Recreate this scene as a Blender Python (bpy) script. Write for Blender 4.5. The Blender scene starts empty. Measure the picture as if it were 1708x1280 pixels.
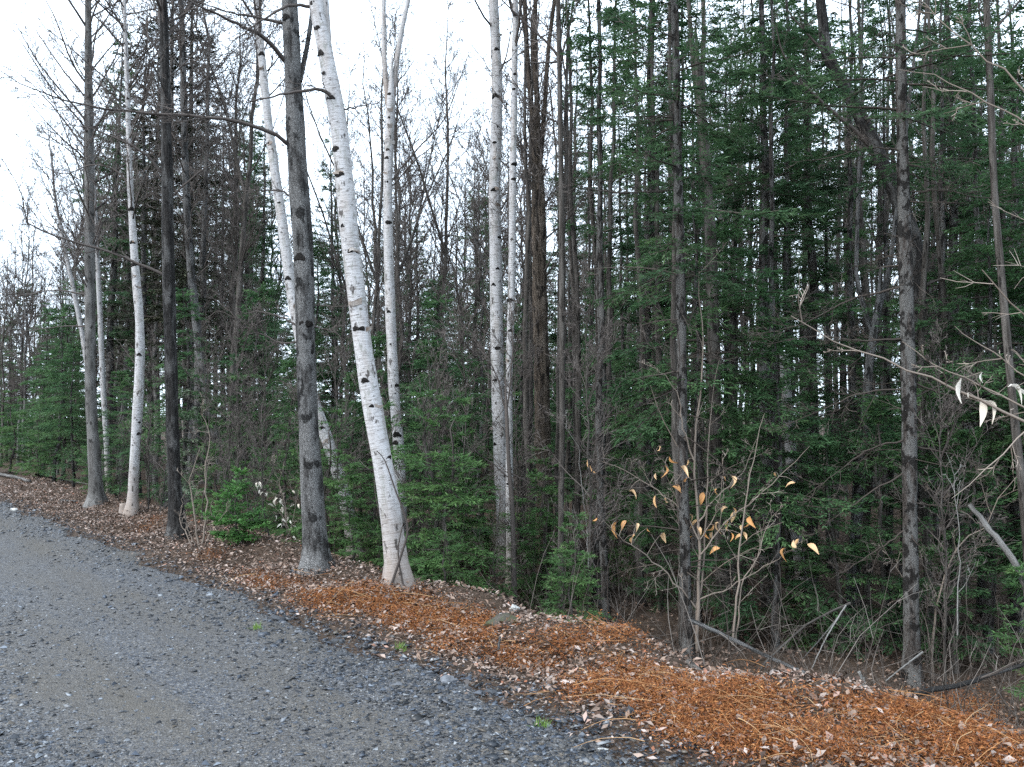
import bpy, math
import numpy as np
from mathutils import Vector

rng = np.random.default_rng(11)
sc = bpy.context.scene
col = sc.collection

# ------------------------------------------------------------------ camera, sky, sun, exposure
F, CW, CH, CAMZ = 1450.0, 1708.0, 1280.0, 1.6        # focal length in photograph pixels
PITCH = math.atan(50 / F)
cam_d = bpy.data.cameras.new('camera')
cam_d.sensor_width = 36.0
cam_d.lens = 36.0 * F / CW
cam_d.clip_start, cam_d.clip_end = 0.05, 2000
cam = bpy.data.objects.new('camera', cam_d)
col.objects.link(cam)
cam.location = (0, 0, CAMZ)
cam.rotation_euler = (math.pi / 2 + PITCH, 0, 0)
sc.camera = cam

SUN_EL, SUN_AZ = math.radians(42), math.radians(238)   # azimuth clockwise from +Y
world = bpy.data.worlds.new('World')
sc.world = world
world.use_nodes = True
wn, wl = world.node_tree.nodes, world.node_tree.links
wn.clear()
wo = wn.new('ShaderNodeOutputWorld')
wb = wn.new('ShaderNodeBackground')
sky = wn.new('ShaderNodeTexSky')
sky.sky_type = 'NISHITA'
sky.sun_disc = False
sky.sun_elevation, sky.sun_rotation = SUN_EL, SUN_AZ
sky.air_density, sky.dust_density, sky.ozone_density = 1.0, 3.0, 1.0
mixw = wn.new('ShaderNodeMix')
mixw.data_type = 'RGBA'
mixw.inputs[0].default_value = 0.86
mixw.inputs[7].default_value = (10.2, 12.0, 13.9, 1)     # even cloud cover
wl.new(sky.outputs[0], mixw.inputs[6])
wl.new(mixw.outputs[2], wb.inputs[0])
wb.inputs[1].default_value = 0.1
wl.new(wb.outputs[0], wo.inputs[0])

sun_d = bpy.data.lights.new('sun', 'SUN')
sun_d.energy, sun_d.angle, sun_d.color = 1.5, math.radians(28), (1.0, 0.98, 0.95)
sun = bpy.data.objects.new('sun', sun_d)
col.objects.link(sun)
sdir = Vector((math.sin(SUN_AZ) * math.cos(SUN_EL), math.cos(SUN_AZ) * math.cos(SUN_EL), math.sin(SUN_EL)))
sun.rotation_euler = sdir.to_track_quat('Z', 'Y').to_euler()
sun.location = (0, 0, 30)

sc.view_settings.view_transform = 'Standard'
sc.view_settings.look = 'None'
sc.view_settings.exposure = 1.4
sc.view_settings.gamma = 1.0
sc.render.engine = 'CYCLES'
sc.cycles.max_bounces = 4
sc.cycles.diffuse_bounces = 2
sc.cycles.glossy_bounces = 1
sc.cycles.transmission_bounces = 2
sc.cycles.caustics_reflective = False
sc.cycles.caustics_refractive = False
sc.cycles.use_denoising = False

# ------------------------------------------------------------------ helpers: place
TH = math.radians(40)
ND = np.array([math.cos(TH), math.sin(TH)])            # across the road, towards the wood
TD = np.array([-math.sin(TH), math.cos(TH)])           # along the road


def st(x, y):
    return x * ND[0] + y * ND[1], x * TD[0] + y * TD[1]


def xy(s, t):
    return s * ND[0] + t * TD[0], s * ND[1] + t * TD[1]


def sstep(a, b, x):
    u = np.clip((x - a) / (b - a), 0, 1)
    return u * u * (3 - 2 * u)


_wr = np.random.default_rng(3)
_waves = [(_wr.uniform(-1, 1) * k, _wr.uniform(-1, 1) * k, _wr.uniform(0, 6.28)) for k in (1.1, 1.7, 2.6, 3.4, 5.1, 6.3, 9.0, 11.0)]


def wob(x, y, lo=0, hi=8):
    r = 0
    for a, b, c in _waves[lo:hi]:
        r = r + np.sin(a * x + b * y + c) / (1 + abs(a) + abs(b))
    return r


def zg(x, y):
    s, t = st(x, y)
    road = 1 - sstep(2.9, 3.5, np.abs(s))
    z = 0.010 * wob(x, y, 3) * road
    ver = sstep(3.0, 3.8, s)
    z = z + ver * (0.05 * wob(x * 1.3, y * 1.3) + 0.04 * wob(x * 3.1, y * 3.1))
    lip = 0.5 * np.sin(t * 0.55 + 1) + 0.25 * np.sin(t * 1.7)
    D = 0.95 - 0.5 * sstep(4, 10, t)
    z = z - D * (0.62 * sstep(4.5 + 0.18 * lip, 5.7, s) + 0.38 * sstep(5.4, 8.2, s))
    z = z + 0.16 * sstep(6, 9, s) * wob(x * 0.6, y * 0.6)
    z = z + 0.06 * sstep(3.9, 4.3, s) * (1 - sstep(4.5, 5.2, s))
    lv = sstep(3.2, 4.5, -s)
    z = z + lv * (0.08 * wob(x, y) - 0.25)
    return z


def ray(px, py):
    dx, dz = (px - CW / 2) / F, (CH / 2 - py) / F
    return np.array([dx, math.cos(PITCH) - math.sin(PITCH) * dz, math.sin(PITCH) + math.cos(PITCH) * dz])


def at(px, py, Y):
    d = ray(px, py)
    k = Y / d[1]
    return np.array([d[0] * k, Y, CAMZ + d[2] * k])


def gpix(px, py):
    d = ray(px, py)
    ks = np.geomspace(2.0, 90, 1500)
    z = CAMZ + d[2] * ks - zg(d[0] * ks, d[1] * ks)
    i = np.argmax(z < 0) if (z < 0).any() else len(ks) - 1
    k = ks[i]
    return np.array([d[0] * k, d[1] * k, float(zg(d[0] * k, d[1] * k))])


def gat(px, Y):
    """The ground point seen in picture column px at distance Y."""
    x = (px - CW / 2) / F * Y
    return np.array([x, Y, float(zg(x, Y))])


def topix(p):
    x, y, z = p[0], p[1], p[2] - CAMZ
    yy = y * math.cos(PITCH) + z * math.sin(PITCH)
    zz = -y * math.sin(PITCH) + z * math.cos(PITCH)
    return CW / 2 + F * x / yy, CH / 2 - F * zz / yy


# ------------------------------------------------------------------ helpers: meshes
def unit(v):
    return v / np.maximum(np.linalg.norm(v, axis=-1, keepdims=True), 1e-9)


class MB:
    """Collects batches of tubes, blades and solids into one mesh."""

    def __init__(self):
        self.v, self.q, self.t, self.tint, self.bk, self.n = [], [], [], [], [], 0

    def add(self, v, quads=None, tris=None, tint=None, bk=None):
        v = np.asarray(v, float).reshape(-1, 3)
        self.v.append(v)
        if quads is not None and len(quads):
            self.q.append(np.asarray(quads).reshape(-1, 4) + self.n)
        if tris is not None and len(tris):
            self.t.append(np.asarray(tris).reshape(-1, 3) + self.n)
        self.tint.append(np.broadcast_to(np.array([.5, .5, .5]) if tint is None else tint, v.shape))
        self.bk.append(v * 0.6 if bk is None else np.asarray(bk).reshape(-1, 3))
        self.n += len(v)

    def tubes(self, P, R, n=4, tint=None, rough=0.0, r=None, cap=False, mul=None):
        P = np.asarray(P, float)
        R = np.asarray(R, float)
        if P.ndim == 2:
            P, R = P[None], R[None]
        M, K = P.shape[:2]
        if M == 0:
            return
        T = unit(np.gradient(P, axis=1))
        mean = np.abs(unit(T.mean(axis=1)))
        ref = np.eye(3)[np.argmin(mean, axis=1)][:, None, :]
        A = unit(np.cross(T, ref))
        B = np.cross(T, A)
        an = np.arange(n) / n * 2 * math.pi
        ca, sa = np.cos(an), np.sin(an)
        RR = R[:, :, None] * np.ones(n)
        if rough:
            RR = RR * (1 + rough * (r or rng).normal(0, 1, RR.shape))
        if mul is not None:
            RR = RR * mul[None]
        V = P[:, :, None, :] + RR[..., None] * (ca[:, None] * A[:, :, None, :] + sa[:, None] * B[:, :, None, :])
        L = np.concatenate([np.zeros((M, 1)), np.cumsum(np.linalg.norm(np.diff(P, axis=1), axis=2), axis=1)], axis=1)
        bk = np.empty((M, K, n, 3))
        bk[..., 0] = ca * 0.15
        bk[..., 1] = sa * 0.15
        bk[..., 2] = L[:, :, None] + np.arange(M)[:, None, None] * 0.37
        i = np.arange(M)[:, None, None] * K * n
        k = np.arange(K - 1)[None, :, None] * n
        j = np.arange(n)[None, None, :]
        j2 = (j + 1) % n
        q = np.stack([i + k + j, i + k + j2, i + k + n + j2, i + k + n + j], axis=-1)
        tris = None
        if cap and n >= 4:
            tris = []
            for m in range(M):
                o = m * K * n + (K - 1) * n
                tris += [(o, o + a, o + a + 1) for a in range(1, n - 1)]
        if tint is None:
            tt = None
        else:
            tt = np.asarray(tint, float)
            if tt.ndim == 2:
                tt = np.repeat(tt, K * n, axis=0)
        self.add(V, q, tris, tt, bk)

    def blades(self, p, d, nrm, l, w, tint, bend=0.0, wid=0.45):
        """Kite-shaped blades: p start, d direction, nrm normal, l length, w width."""
        M = len(p)
        if M == 0:
            return
        s = unit(np.cross(d, nrm)) * (np.asarray(w) / 2).reshape(-1, 1)
        l = np.asarray(l).reshape(-1, 1)
        up = unit(np.cross(s, d)) * l * bend
        mid = p + d * l * wid + up
        V = np.stack([p, mid + s, p + d * l, mid - s], axis=1)
        q = np.arange(M * 4).reshape(M, 4)
        self.add(V, q, None, np.repeat(tint, 4, axis=0))

    def build(self, name, mat, parent=None, origin=None, smooth=False):
        V = np.concatenate(self.v)
        if origin is not None:
            V = V - np.asarray(origin)
        me = bpy.data.meshes.new(name)
        q = np.concatenate(self.q) if self.q else np.zeros((0, 4), int)
        t = np.concatenate(self.t) if self.t else np.zeros((0, 3), int)
        me.vertices.add(len(V))
        me.vertices.foreach_set('co', V.astype(np.float32).ravel())
        nl = q.size + t.size
        me.loops.add(nl)
        me.loops.foreach_set('vertex_index', np.concatenate([q.ravel(), t.ravel()]).astype(np.int32))
        me.polygons.add(len(q) + len(t))
        ls = np.concatenate([np.arange(len(q)) * 4, q.size + np.arange(len(t)) * 3]).astype(np.int32)
        me.polygons.foreach_set('loop_start', ls)
        if smooth:
            me.polygons.foreach_set('use_smooth', np.ones(len(ls), bool))
        me.update(calc_edges=True)
        a = me.attributes.new('tint', 'FLOAT_VECTOR', 'POINT')
        a.data.foreach_set('vector', np.concatenate(self.tint).astype(np.float32).ravel())
        b = me.attributes.new('bk', 'FLOAT_VECTOR', 'POINT')
        b.data.foreach_set('vector', np.concatenate(self.bk).astype(np.float32).ravel())
        me.materials.append(mat)
        return link(name, me, parent, None if parent else origin)


def link(name, me, parent=None, loc=None):
    o = bpy.data.objects.new(name, me)
    col.objects.link(o)
    if parent:
        o.parent = parent
    elif loc is not None:
        o.location = [float(c) for c in loc]
    return o


def tag(o, label=None, cat=None, group=None, kind=None):
    if label:
        o['label'] = label
    if cat:
        o['category'] = cat
    if group:
        o['group'] = group
    if kind:
        o['kind'] = kind
    return o


def thing(name, loc, label, cat, group=None, rz=0, scale=1):
    o = link(name, None, None, loc)
    o.empty_display_size = 0.2
    o.rotation_euler = (0, 0, rz)
    o.scale = (scale, scale, scale)
    return tag(o, label, cat, group)


def spline(pts, n):
    """Catmull-Rom through the points, n samples evenly along the length. pts: any width."""
    p = np.asarray(pts, float)
    if len(p) == 2:
        return p[0] + (p[1] - p[0]) * np.linspace(0, 1, n)[:, None]
    e = np.concatenate([[2 * p[0] - p[1]], p, [2 * p[-1] - p[-2]]])
    out = []
    for i in range(1, len(e) - 2):
        u = np.linspace(0, 1, 16, endpoint=False)[:, None]
        a, b, c, d = e[i - 1], e[i], e[i + 1], e[i + 2]
        out.append(0.5 * (2 * b + (c - a) * u + (2 * a - 5 * b + 4 * c - d) * u ** 2 + (3 * b - a - 3 * c + d) * u ** 3))
    out = np.concatenate(out + [p[-1:]])
    L = np.concatenate([[0], np.cumsum(np.linalg.norm(np.diff(out[:, :3], axis=0), axis=1))])
    x = np.linspace(0, L[-1], n)
    return np.stack([np.interp(x, L, out[:, i]) for i in range(out.shape[1])], axis=1)


def grow(r, p, d, L, K, up=0.0, jit=0.1):
    M = len(p)
    P = np.empty((M, K, 3))
    P[:, 0] = p
    d = unit(np.asarray(d, float))
    stp = (np.asarray(L) / (K - 1)).reshape(-1, 1)
    for k in range(1, K):
        d = unit(d + np.array([0, 0, up]) + r.normal(0, jit, (M, 3)))
        P[:, k] = P[:, k - 1] + d * stp
    return P


def taper(r0, K, end=0.15):
    return np.asarray(r0).reshape(-1, 1) * np.linspace(1, end, K)[None, :]


def sprout(r, P, L, n, f0, f1, ang, ratio, K, up=0.02, jit=0.12, fall=0.6):
    """Children along tubes P (M,K0,3) of length L: returns P2, L2, f."""
    M, K0 = P.shape[:2]
    f = r.uniform(f0, f1, (M, n))
    x = f * (K0 - 1)
    i = np.clip(x.astype(int), 0, K0 - 2)
    m = np.arange(M)[:, None]
    a, b = P[m, i], P[m, i + 1]
    p = a + (b - a) * (x - i)[..., None]
    T = unit(b - a).reshape(-1, 3)
    q = r.normal(0, 1, T.shape)
    q = unit(q - (q * T).sum(1, keepdims=True) * T)
    an = r.normal(ang, ang * 0.22, len(T))[:, None]
    d = np.cos(an) * T + np.sin(an) * q
    L2 = (np.asarray(L)[:, None] * ratio * (1 - fall * f) * r.uniform(0.5, 1.2, (M, n))).ravel()
    return grow(r, p.reshape(-1, 3), d, L2, K, up, jit), L2, f.ravel()


def rtint(r, n, lo=0.0, hi=1.0):
    return r.uniform(lo, hi, (n, 3))


# ------------------------------------------------------------------ materials
def newmat(name, rough=0.85, spec=0.25):
    m = bpy.data.materials.new(name)
    m.use_nodes = True
    nt = m.node_tree
    b = nt.nodes['Principled BSDF']
    b.inputs['Roughness'].default_value = rough
    b.inputs['Specular IOR Level'].default_value = spec
    return m, nt, b


def attr(nt, name):
    a = nt.nodes.new('ShaderNodeAttribute')
    a.attribute_name = name
    return a.outputs['Vector']


def sep(nt, vec):
    s = nt.nodes.new('ShaderNodeSeparateXYZ')
    nt.links.new(vec, s.inputs[0])
    return s.outputs


def scaled(nt, vec, s):
    n = nt.nodes.new('ShaderNodeVectorMath')
    n.operation = 'MULTIPLY'
    nt.links.new(vec, n.inputs[0])
    n.inputs[1].default_value = s
    return n.outputs[0]


def noise(nt, vec, scale=1.0, detail=3.0, rough=0.55):
    n = nt.nodes.new('ShaderNodeTexNoise')
    n.inputs['Scale'].default_value = scale
    n.inputs['Detail'].default_value = detail
    n.inputs['Roughness'].default_value = rough
    nt.links.new(vec, n.inputs['Vector'])
    return n.outputs[0]


def ramp(nt, fac, stops):
    n = nt.nodes.new('ShaderNodeValToRGB')
    e = n.color_ramp.elements
    while len(e) < len(stops):
        e.new(0.5)
    for k, (p, c) in enumerate(stops):
        e[k].position = p
        if not isinstance(c, (tuple, list)):
            c = (c, c, c)
        e[k].color = (*c, 1)
    nt.links.new(fac, n.inputs[0])
    return n.outputs[0]


def mix(nt, fac, a, b, mode='MIX'):
    n = nt.nodes.new('ShaderNodeMix')
    n.data_type = 'RGBA'
    n.blend_type = mode
    for i, v in ((0, fac), (6, a), (7, b)):
        if hasattr(v, 'is_linked'):
            nt.links.new(v, n.inputs[i])
        elif i == 0:
            n.inputs[0].default_value = v
        else:
            n.inputs[i].default_value = (*v, 1)
    return n.outputs[2]


def bump(nt, b, h, strength=0.5, dist=0.01):
    n = nt.nodes.new('ShaderNodeBump')
    n.inputs['Strength'].default_value = strength
    n.inputs['Distance'].default_value = dist
    nt.links.new(h, n.inputs['Height'])
    nt.links.new(n.outputs[0], b.inputs['Normal'])


def setc(nt, b, c):
    nt.links.new(c, b.inputs['Base Color'])


def birch_mat(name='birch_bark', tone=1.0, dirty=0.60):
    m, nt, b = newmat(name, 0.7, 0.3)
    v = attr(nt, 'bk')
    big = noise(nt, scaled(nt, v, (5, 5, 1.6)), 1, 3)
    c = ramp(nt, big, [(0.3, tuple(tone * k for k in (.50, .47, .45))), (0.5, tuple(tone * k for k in (.72, .71, .72))), (0.72, tuple(tone * k for k in (.60, .54, .50)))])
    fine = noise(nt, scaled(nt, v, (6, 6, 70)), 1, 4, 0.7)
    c = mix(nt, ramp(nt, fine, [(0.51, 0.0), (0.68, 0.8)]), c, (.12, .10, .088))
    where = noise(nt, scaled(nt, v, (4, 4, 3)), 1, 2)
    dash = noise(nt, scaled(nt, v, (11, 11, 48)), 1, 2)
    dk = ramp(nt, dash, [(0.62, 0.0), (0.67, 0.9)])
    c = mix(nt, mix(nt, 1.0, dk, ramp(nt, where, [(0.42, 0.0), (0.58, 1.0)]), 'MULTIPLY'), c, (.05, .042, .037))
    lich = noise(nt, scaled(nt, v, (12, 12, 8)), 1, 5, 0.7)
    c = mix(nt, ramp(nt, lich, [(0.55, 0.0), (0.64, 0.6)]), c, (.16, .165, .14))
    z = sep(nt, v)[2]
    base = nt.nodes.new('ShaderNodeMapRange')
    nt.links.new(z, base.inputs[0])
    base.inputs[1].default_value, base.inputs[2].default_value = 0.25, 1.1
    base.inputs[3].default_value, base.inputs[4].default_value = 0.75, 0.0
    c = mix(nt, base.outputs[0], c, (.19, .14, .108))
    patch = noise(nt, scaled(nt, v, (7, 7, 5.5)), 1, 4, 0.65)
    c = mix(nt, ramp(nt, patch, [(dirty, 0.0), (dirty + 0.05, 0.92)]), c, (.035, .028, .024))
    setc(nt, b, c)
    bump(nt, b, fine, 0.7, 0.01)
    return m


def bark_mat(name, dark, mid, light, lich=0.63, band=(.42, .62), lcol=(.26, .275, .27), vert=5.0, bmp=0.9, bscale=(6, 6, 7), bth=0.60, crack=3.0):
    m, nt, b = newmat(name, 0.9, 0.2)
    v = attr(nt, 'bk')
    rid = noise(nt, scaled(nt, v, (32, 32, vert)), 1, 4, 0.65)
    c = ramp(nt, rid, [(0.35, dark), (0.55, mid), (0.75, tuple(0.5 * (x + y) for x, y in zip(mid, light)))])
    big = noise(nt, scaled(nt, v, (5, 5, 2.4)), 1, 4, 0.6)
    c = mix(nt, ramp(nt, big, [(band[0], 0.0), (band[1], 0.85)]), c, light)
    blk = noise(nt, scaled(nt, v, bscale), 1, 3, 0.6)
    c = mix(nt, ramp(nt, blk, [(bth, 0.0), (bth + 0.05, 0.92)]), c, tuple(0.6 * k for k in dark))
    sp = noise(nt, scaled(nt, v, (34, 34, 80)), 1, 3)
    c = mix(nt, ramp(nt, sp, [(lich, 0.0), (lich + 0.08, 0.6)]), c, lcol)
    vo = nt.nodes.new('ShaderNodeTexVoronoi')
    vo.feature = 'DISTANCE_TO_EDGE'
    wv = nt.nodes.new('ShaderNodeVectorMath')
    wv.operation = 'ADD'
    nt.links.new(scaled(nt, v, (26, 26, 26 / crack)), wv.inputs[0])
    jn = nt.nodes.new('ShaderNodeTexNoise')
    jn.inputs['Scale'].default_value = 14
    nt.links.new(v, jn.inputs['Vector'])
    nt.links.new(scaled(nt, jn.outputs[1], (1.6, 1.6, 1.6)), wv.inputs[1])
    nt.links.new(wv.outputs[0], vo.inputs['Vector'])
    edge = ramp(nt, vo.outputs['Distance'], [(0.02, 0.0), (0.16, 1.0)])
    c = mix(nt, 0.5, c, mix(nt, 1.0, c, edge, 'MULTIPLY'))
    setc(nt, b, c)
    hgt = mix(nt, 0.55, rid, edge)
    bump(nt, b, hgt, bmp, 0.03)
    return m


def tint_mat(name, stops, rough=0.8, spec=0.2, dark=0.35, transl=0.0):
    """Colour by the piece's own random tint.x, brightness by tint.y."""
    m, nt, b = newmat(name, rough, spec)
    s = sep(nt, attr(nt, 'tint'))
    c = ramp(nt, s[0], stops)
    k = ramp(nt, s[1], [(0.0, 1 - dark), (1.0, 1.0)])
    c = mix(nt, 1.0, c, k, 'MULTIPLY')
    setc(nt, b, c)
    if transl:
        tr = nt.nodes.new('ShaderNodeBsdfTranslucent')
        nt.links.new(c, tr.inputs[0])
        mx = nt.nodes.new('ShaderNodeMixShader')
        mx.inputs[0].default_value = transl
        out = nt.nodes['Material Output']
        nt.links.new(b.outputs[0], mx.inputs[1])
        nt.links.new(tr.outputs[0], mx.inputs[2])
        nt.links.new(mx.outputs[0], out.inputs[0])
    return m


M = {}
M['birch'] = birch_mat('birch_bark', 0.56)
M['birch_dirty'] = birch_mat('birch_bark_grubby', 0.46, 0.58)
M['dark'] = bark_mat('dark_bark', (.024, .022, .021), (.075, .071, .069), (.26, .255, .25), 0.59, (.40, .52), bscale=(4, 4, 4.5), bth=0.56)
M['black'] = bark_mat('black_bark', (.014, .013, .013), (.045, .041, .039), (.17, .165, .16), 0.64, (.50, .60))
M['grey'] = bark_mat('grey_bark', (.05, .047, .044), (.12, .114, .107), (.23, .222, .213), 0.66, (.40, .6), bmp=0.5)
M['brown'] = bark_mat('shaggy_bark', (.035, .026, .02), (.17, .132, .10), (.31, .255, .21), 0.66, (.48, .7), vert=3.5, bmp=1.0, bscale=(9, 9, 4), bth=0.56)
M['spruce'] = bark_mat('spruce_bark', (.028, .023, .02), (.12, .10, .089), (.23, .225, .215), 0.62, (.42, .52), vert=14, bscale=(4.5, 4.5, 7.5), bth=0.51, crack=1.0)
M['pole'] = bark_mat('pole_bark', (.026, .022, .019), (.08, .069, .06), (.165, .15, .136), 0.66, (.44, .64), bmp=0.5, bscale=(4, 4, 5))
M['peel'] = bark_mat('peeling_bark', (.16, .11, .08), (.30, .235, .19), (.42, .40, .38), 0.7, (.4, .6), vert=40, bmp=0.3, crack=0.5)
M['scar'] = bark_mat('branch_scar', (.008, .007, .006), (.022, .018, .016), (.05, .042, .036), 0.7, (.55, .7))
M['deadwood'] = bark_mat('bleached_wood', (.09, .082, .074), (.2, .19, .177), (.32, .315, .30), 0.7, (.4, .6), bmp=0.4)
M['twig'] = tint_mat('twig_bark', [(0, (.05, .041, .037)), (.5, (.105, .088, .079)), (1, (.19, .165, .15))])
M['twig_red'] = tint_mat('sapling_bark', [(0, (.15, .115, .09)), (.5, (.26, .215, .18)), (1, (.36, .31, .27))])
M['dead_twig'] = tint_mat('dead_twig', [(0, (.034, .027, .023)), (.6, (.085, .069, .058)), (1, (.20, .175, .155))])
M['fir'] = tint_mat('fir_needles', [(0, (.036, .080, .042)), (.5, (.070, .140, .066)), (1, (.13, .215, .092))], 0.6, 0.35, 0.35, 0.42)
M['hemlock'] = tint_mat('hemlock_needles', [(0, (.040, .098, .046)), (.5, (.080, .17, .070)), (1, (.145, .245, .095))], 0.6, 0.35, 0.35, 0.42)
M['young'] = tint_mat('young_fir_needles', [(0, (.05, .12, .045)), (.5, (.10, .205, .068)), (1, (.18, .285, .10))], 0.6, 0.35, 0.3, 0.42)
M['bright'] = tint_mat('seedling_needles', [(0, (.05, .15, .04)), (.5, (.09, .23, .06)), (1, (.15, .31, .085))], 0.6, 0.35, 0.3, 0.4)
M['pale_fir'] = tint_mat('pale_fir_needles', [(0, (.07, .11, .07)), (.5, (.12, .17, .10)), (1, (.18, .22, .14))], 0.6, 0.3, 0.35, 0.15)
M['brown_spruce'] = tint_mat('sparse_spruce_needles', [(0, (.032, .044, .028)), (.5, (.052, .066, .038)), (1, (.095, .095, .058))], 0.7, 0.2, 0.4)
M['litter'] = tint_mat('dead_leaves', [(0, (.06, .036, .026)), (.2, (.14, .086, .062)), (.45, (.235, .163, .122)), (.7, (.31, .235, .195)), (.9, (.38, .32, .29)), (1, (.27, .09, .035))], 0.7, 0.3, 0.5)
M['bracken'] = tint_mat('dead_bracken', [(0, (.07, .022, .010)), (.45, (.24, .083, .027)), (.8, (.37, .15, .05)), (1, (.45, .25, .11))], 0.8, 0.2, 0.4)
M['straw'] = tint_mat('bracken_stem', [(0, (.20, .08, .03)), (.6, (.34, .175, .072)), (1, (.46, .31, .17))], 0.7, 0.25, 0.3)
M['beech'] = tint_mat('beech_leaf_orange', [(0, (.55, .27, .10)), (.5, (.68, .41, .20)), (1, (.76, .55, .35))], 0.6, 0.3, 0.2, 0.25)
M['beech_white'] = tint_mat('beech_leaf_bleached', [(0, (.66, .58, .48)), (1, (.80, .77, .70))], 0.6, 0.3, 0.1, 0.25)
M['gravel'] = tint_mat('crushed_stone', [(0, (.003, .0035, .005)), (.35, (.018, .023, .033)), (.6, (.052, .066, .09)), (.8, (.09, .074, .055)), (.93, (.13, .15, .18)), (1, (.25, .26, .27))], 0.45, 0.5, 0.4)
M['grass'] = tint_mat('grass_blade', [(0, (.10, .20, .03)), (1, (.22, .34, .08))], 0.6, 0.3, 0.3, 0.2)


def rock_mat(name, a, b_, moss=0.0):
    m, nt, b = newmat(name, 0.8, 0.3)
    v = attr(nt, 'bk')
    n1 = noise(nt, v, 16, 6, 0.7)
    c = ramp(nt, n1, [(0.3, a), (0.65, b_)])
    if moss:
        n2 = noise(nt, v, 9, 6, 0.7)
        c = mix(nt, ramp(nt, n2, [(0.62 - moss * 0.3, 0.0), (0.80 - moss * 0.3, 1.0)]), c, (.05, .065, .02))
    setc(nt, b, c)
    bump(nt, b, n1, 1.0, 0.03)
    return m


M['stone'] = rock_mat('slate_stone', (.06, .065, .075), (.19, .20, .22))
M['stone_dark'] = rock_mat('dark_stone', (.025, .027, .03), (.075, .08, .09))
M['stone_pale'] = rock_mat('pale_stone', (.3, .31, .31), (.5, .5, .48))
M['moss_rock'] = rock_mat('mossy_stone', (.02, .018, .014), (.07, .061, .05), 0.5)


def ground_mat():
    m, nt, b = newmat('forest_floor', 0.95, 0.1)
    tc = nt.nodes.new('ShaderNodeTexCoord').outputs['Object']
    n1 = noise(nt, tc, 2.2, 6, 0.7)
    n2 = noise(nt, tc, 38, 4, 0.7)
    c = ramp(nt, n2, [(0.32, (.022, .015, .012)), (0.5, (.07, .05, .038)), (0.66, (.145, .108, .085)), (0.8, (.21, .165, .135))])
    c = mix(nt, ramp(nt, n1, [(0.4, 0.0), (0.7, 0.6)]), c, (.055, .038, .026))
    setc(nt, b, c)
    bump(nt, b, n2, 1.0, 0.03)
    return m


def road_mat():
    m, nt, b = newmat('gravel_road', 0.8, 0.3)
    tc = nt.nodes.new('ShaderNodeTexCoord').outputs['Object']
    vo = nt.nodes.new('ShaderNodeTexVoronoi')
    vo.inputs['Scale'].default_value = 95
    nt.links.new(tc, vo.inputs['Vector'])
    cell = sep(nt, vo.outputs['Color'])[0]
    c = ramp(nt, cell, [(0.0, (.008, .009, .012)), (0.4, (.042, .050, .066)), (0.7, (.085, .094, .112)), (0.9, (.125, .113, .096)), (1.0, (.25, .26, .28))])
    rot = nt.nodes.new('ShaderNodeVectorRotate')
    rot.rotation_type = 'Z_AXIS'
    rot.inputs['Angle'].default_value = -TH
    nt.links.new(tc, rot.inputs['Vector'])
    n1 = noise(nt, scaled(nt, rot.outputs[0], (1.5, 0.28, 1)), 1.0, 5, 0.6)
    n3 = noise(nt, tc, 160, 3, 0.7)
    grit = ramp(nt, n3, [(0.35, (.024, .0215, .019)), (0.65, (.122, .107, .086))])
    c = mix(nt, ramp(nt, n1, [(0.34, 0.15), (0.66, 0.8)]), c, grit)
    setc(nt, b, c)
    bump(nt, b, vo.outputs['Distance'], 0.8, 0.012)
    return m


M['ground'], M['road'] = ground_mat(), road_mat()


# ------------------------------------------------------------------ the setting: ground and road
def sheet(name, ss, ts, mat, lift=0.0, edge=None):
    S, T = np.meshgrid(ss, ts, indexing='ij')
    if edge is not None:
        S = edge(S, T)
    X, Y = xy(S, T)
    Z = zg(X, Y) + lift
    if edge is not None:
        Z[0] -= 0.06
        Z[-1] -= 0.06
    n, k = S.shape
    idx = np.arange(n * k).reshape(n, k)
    q = np.stack([idx[:-1, :-1], idx[1:, :-1], idx[1:, 1:], idx[:-1, 1:]], axis=-1)
    mb = MB()
    mb.add(np.stack([X, Y, Z], axis=-1), q)
    return mb.build(name, mat, smooth=True)


def lines(a, b, step, far):
    mid = np.arange(a, b, step)
    g = np.geomspace(step * 1.6, far, 26)
    return np.concatenate([(a - g)[::-1], mid, mid[-1] + g])


tag(sheet('ground', lines(-4.2, 13, 0.13, 500), lines(-3, 24, 0.13, 500), M['ground']), 'brown forest floor of dead leaves below the road bank', 'ground', kind='structure')


def road_edge(S, T):
    k = np.clip((np.abs(S) - 2.3) / 0.9, 0, 1) * np.sign(S)
    return S + k * (0.10 * np.sin(T * 1.9) + 0.07 * np.sin(T * 4.3 + 1) + 0.04 * np.sin(T * 11))


tag(sheet('gravel_road', np.linspace(-3.6, 3.12, 60), lines(-6, 30, 0.12, 300), M['road'], 0.012, road_edge),
    'grey crushed gravel road running past the wood', 'road', kind='structure')


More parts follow.
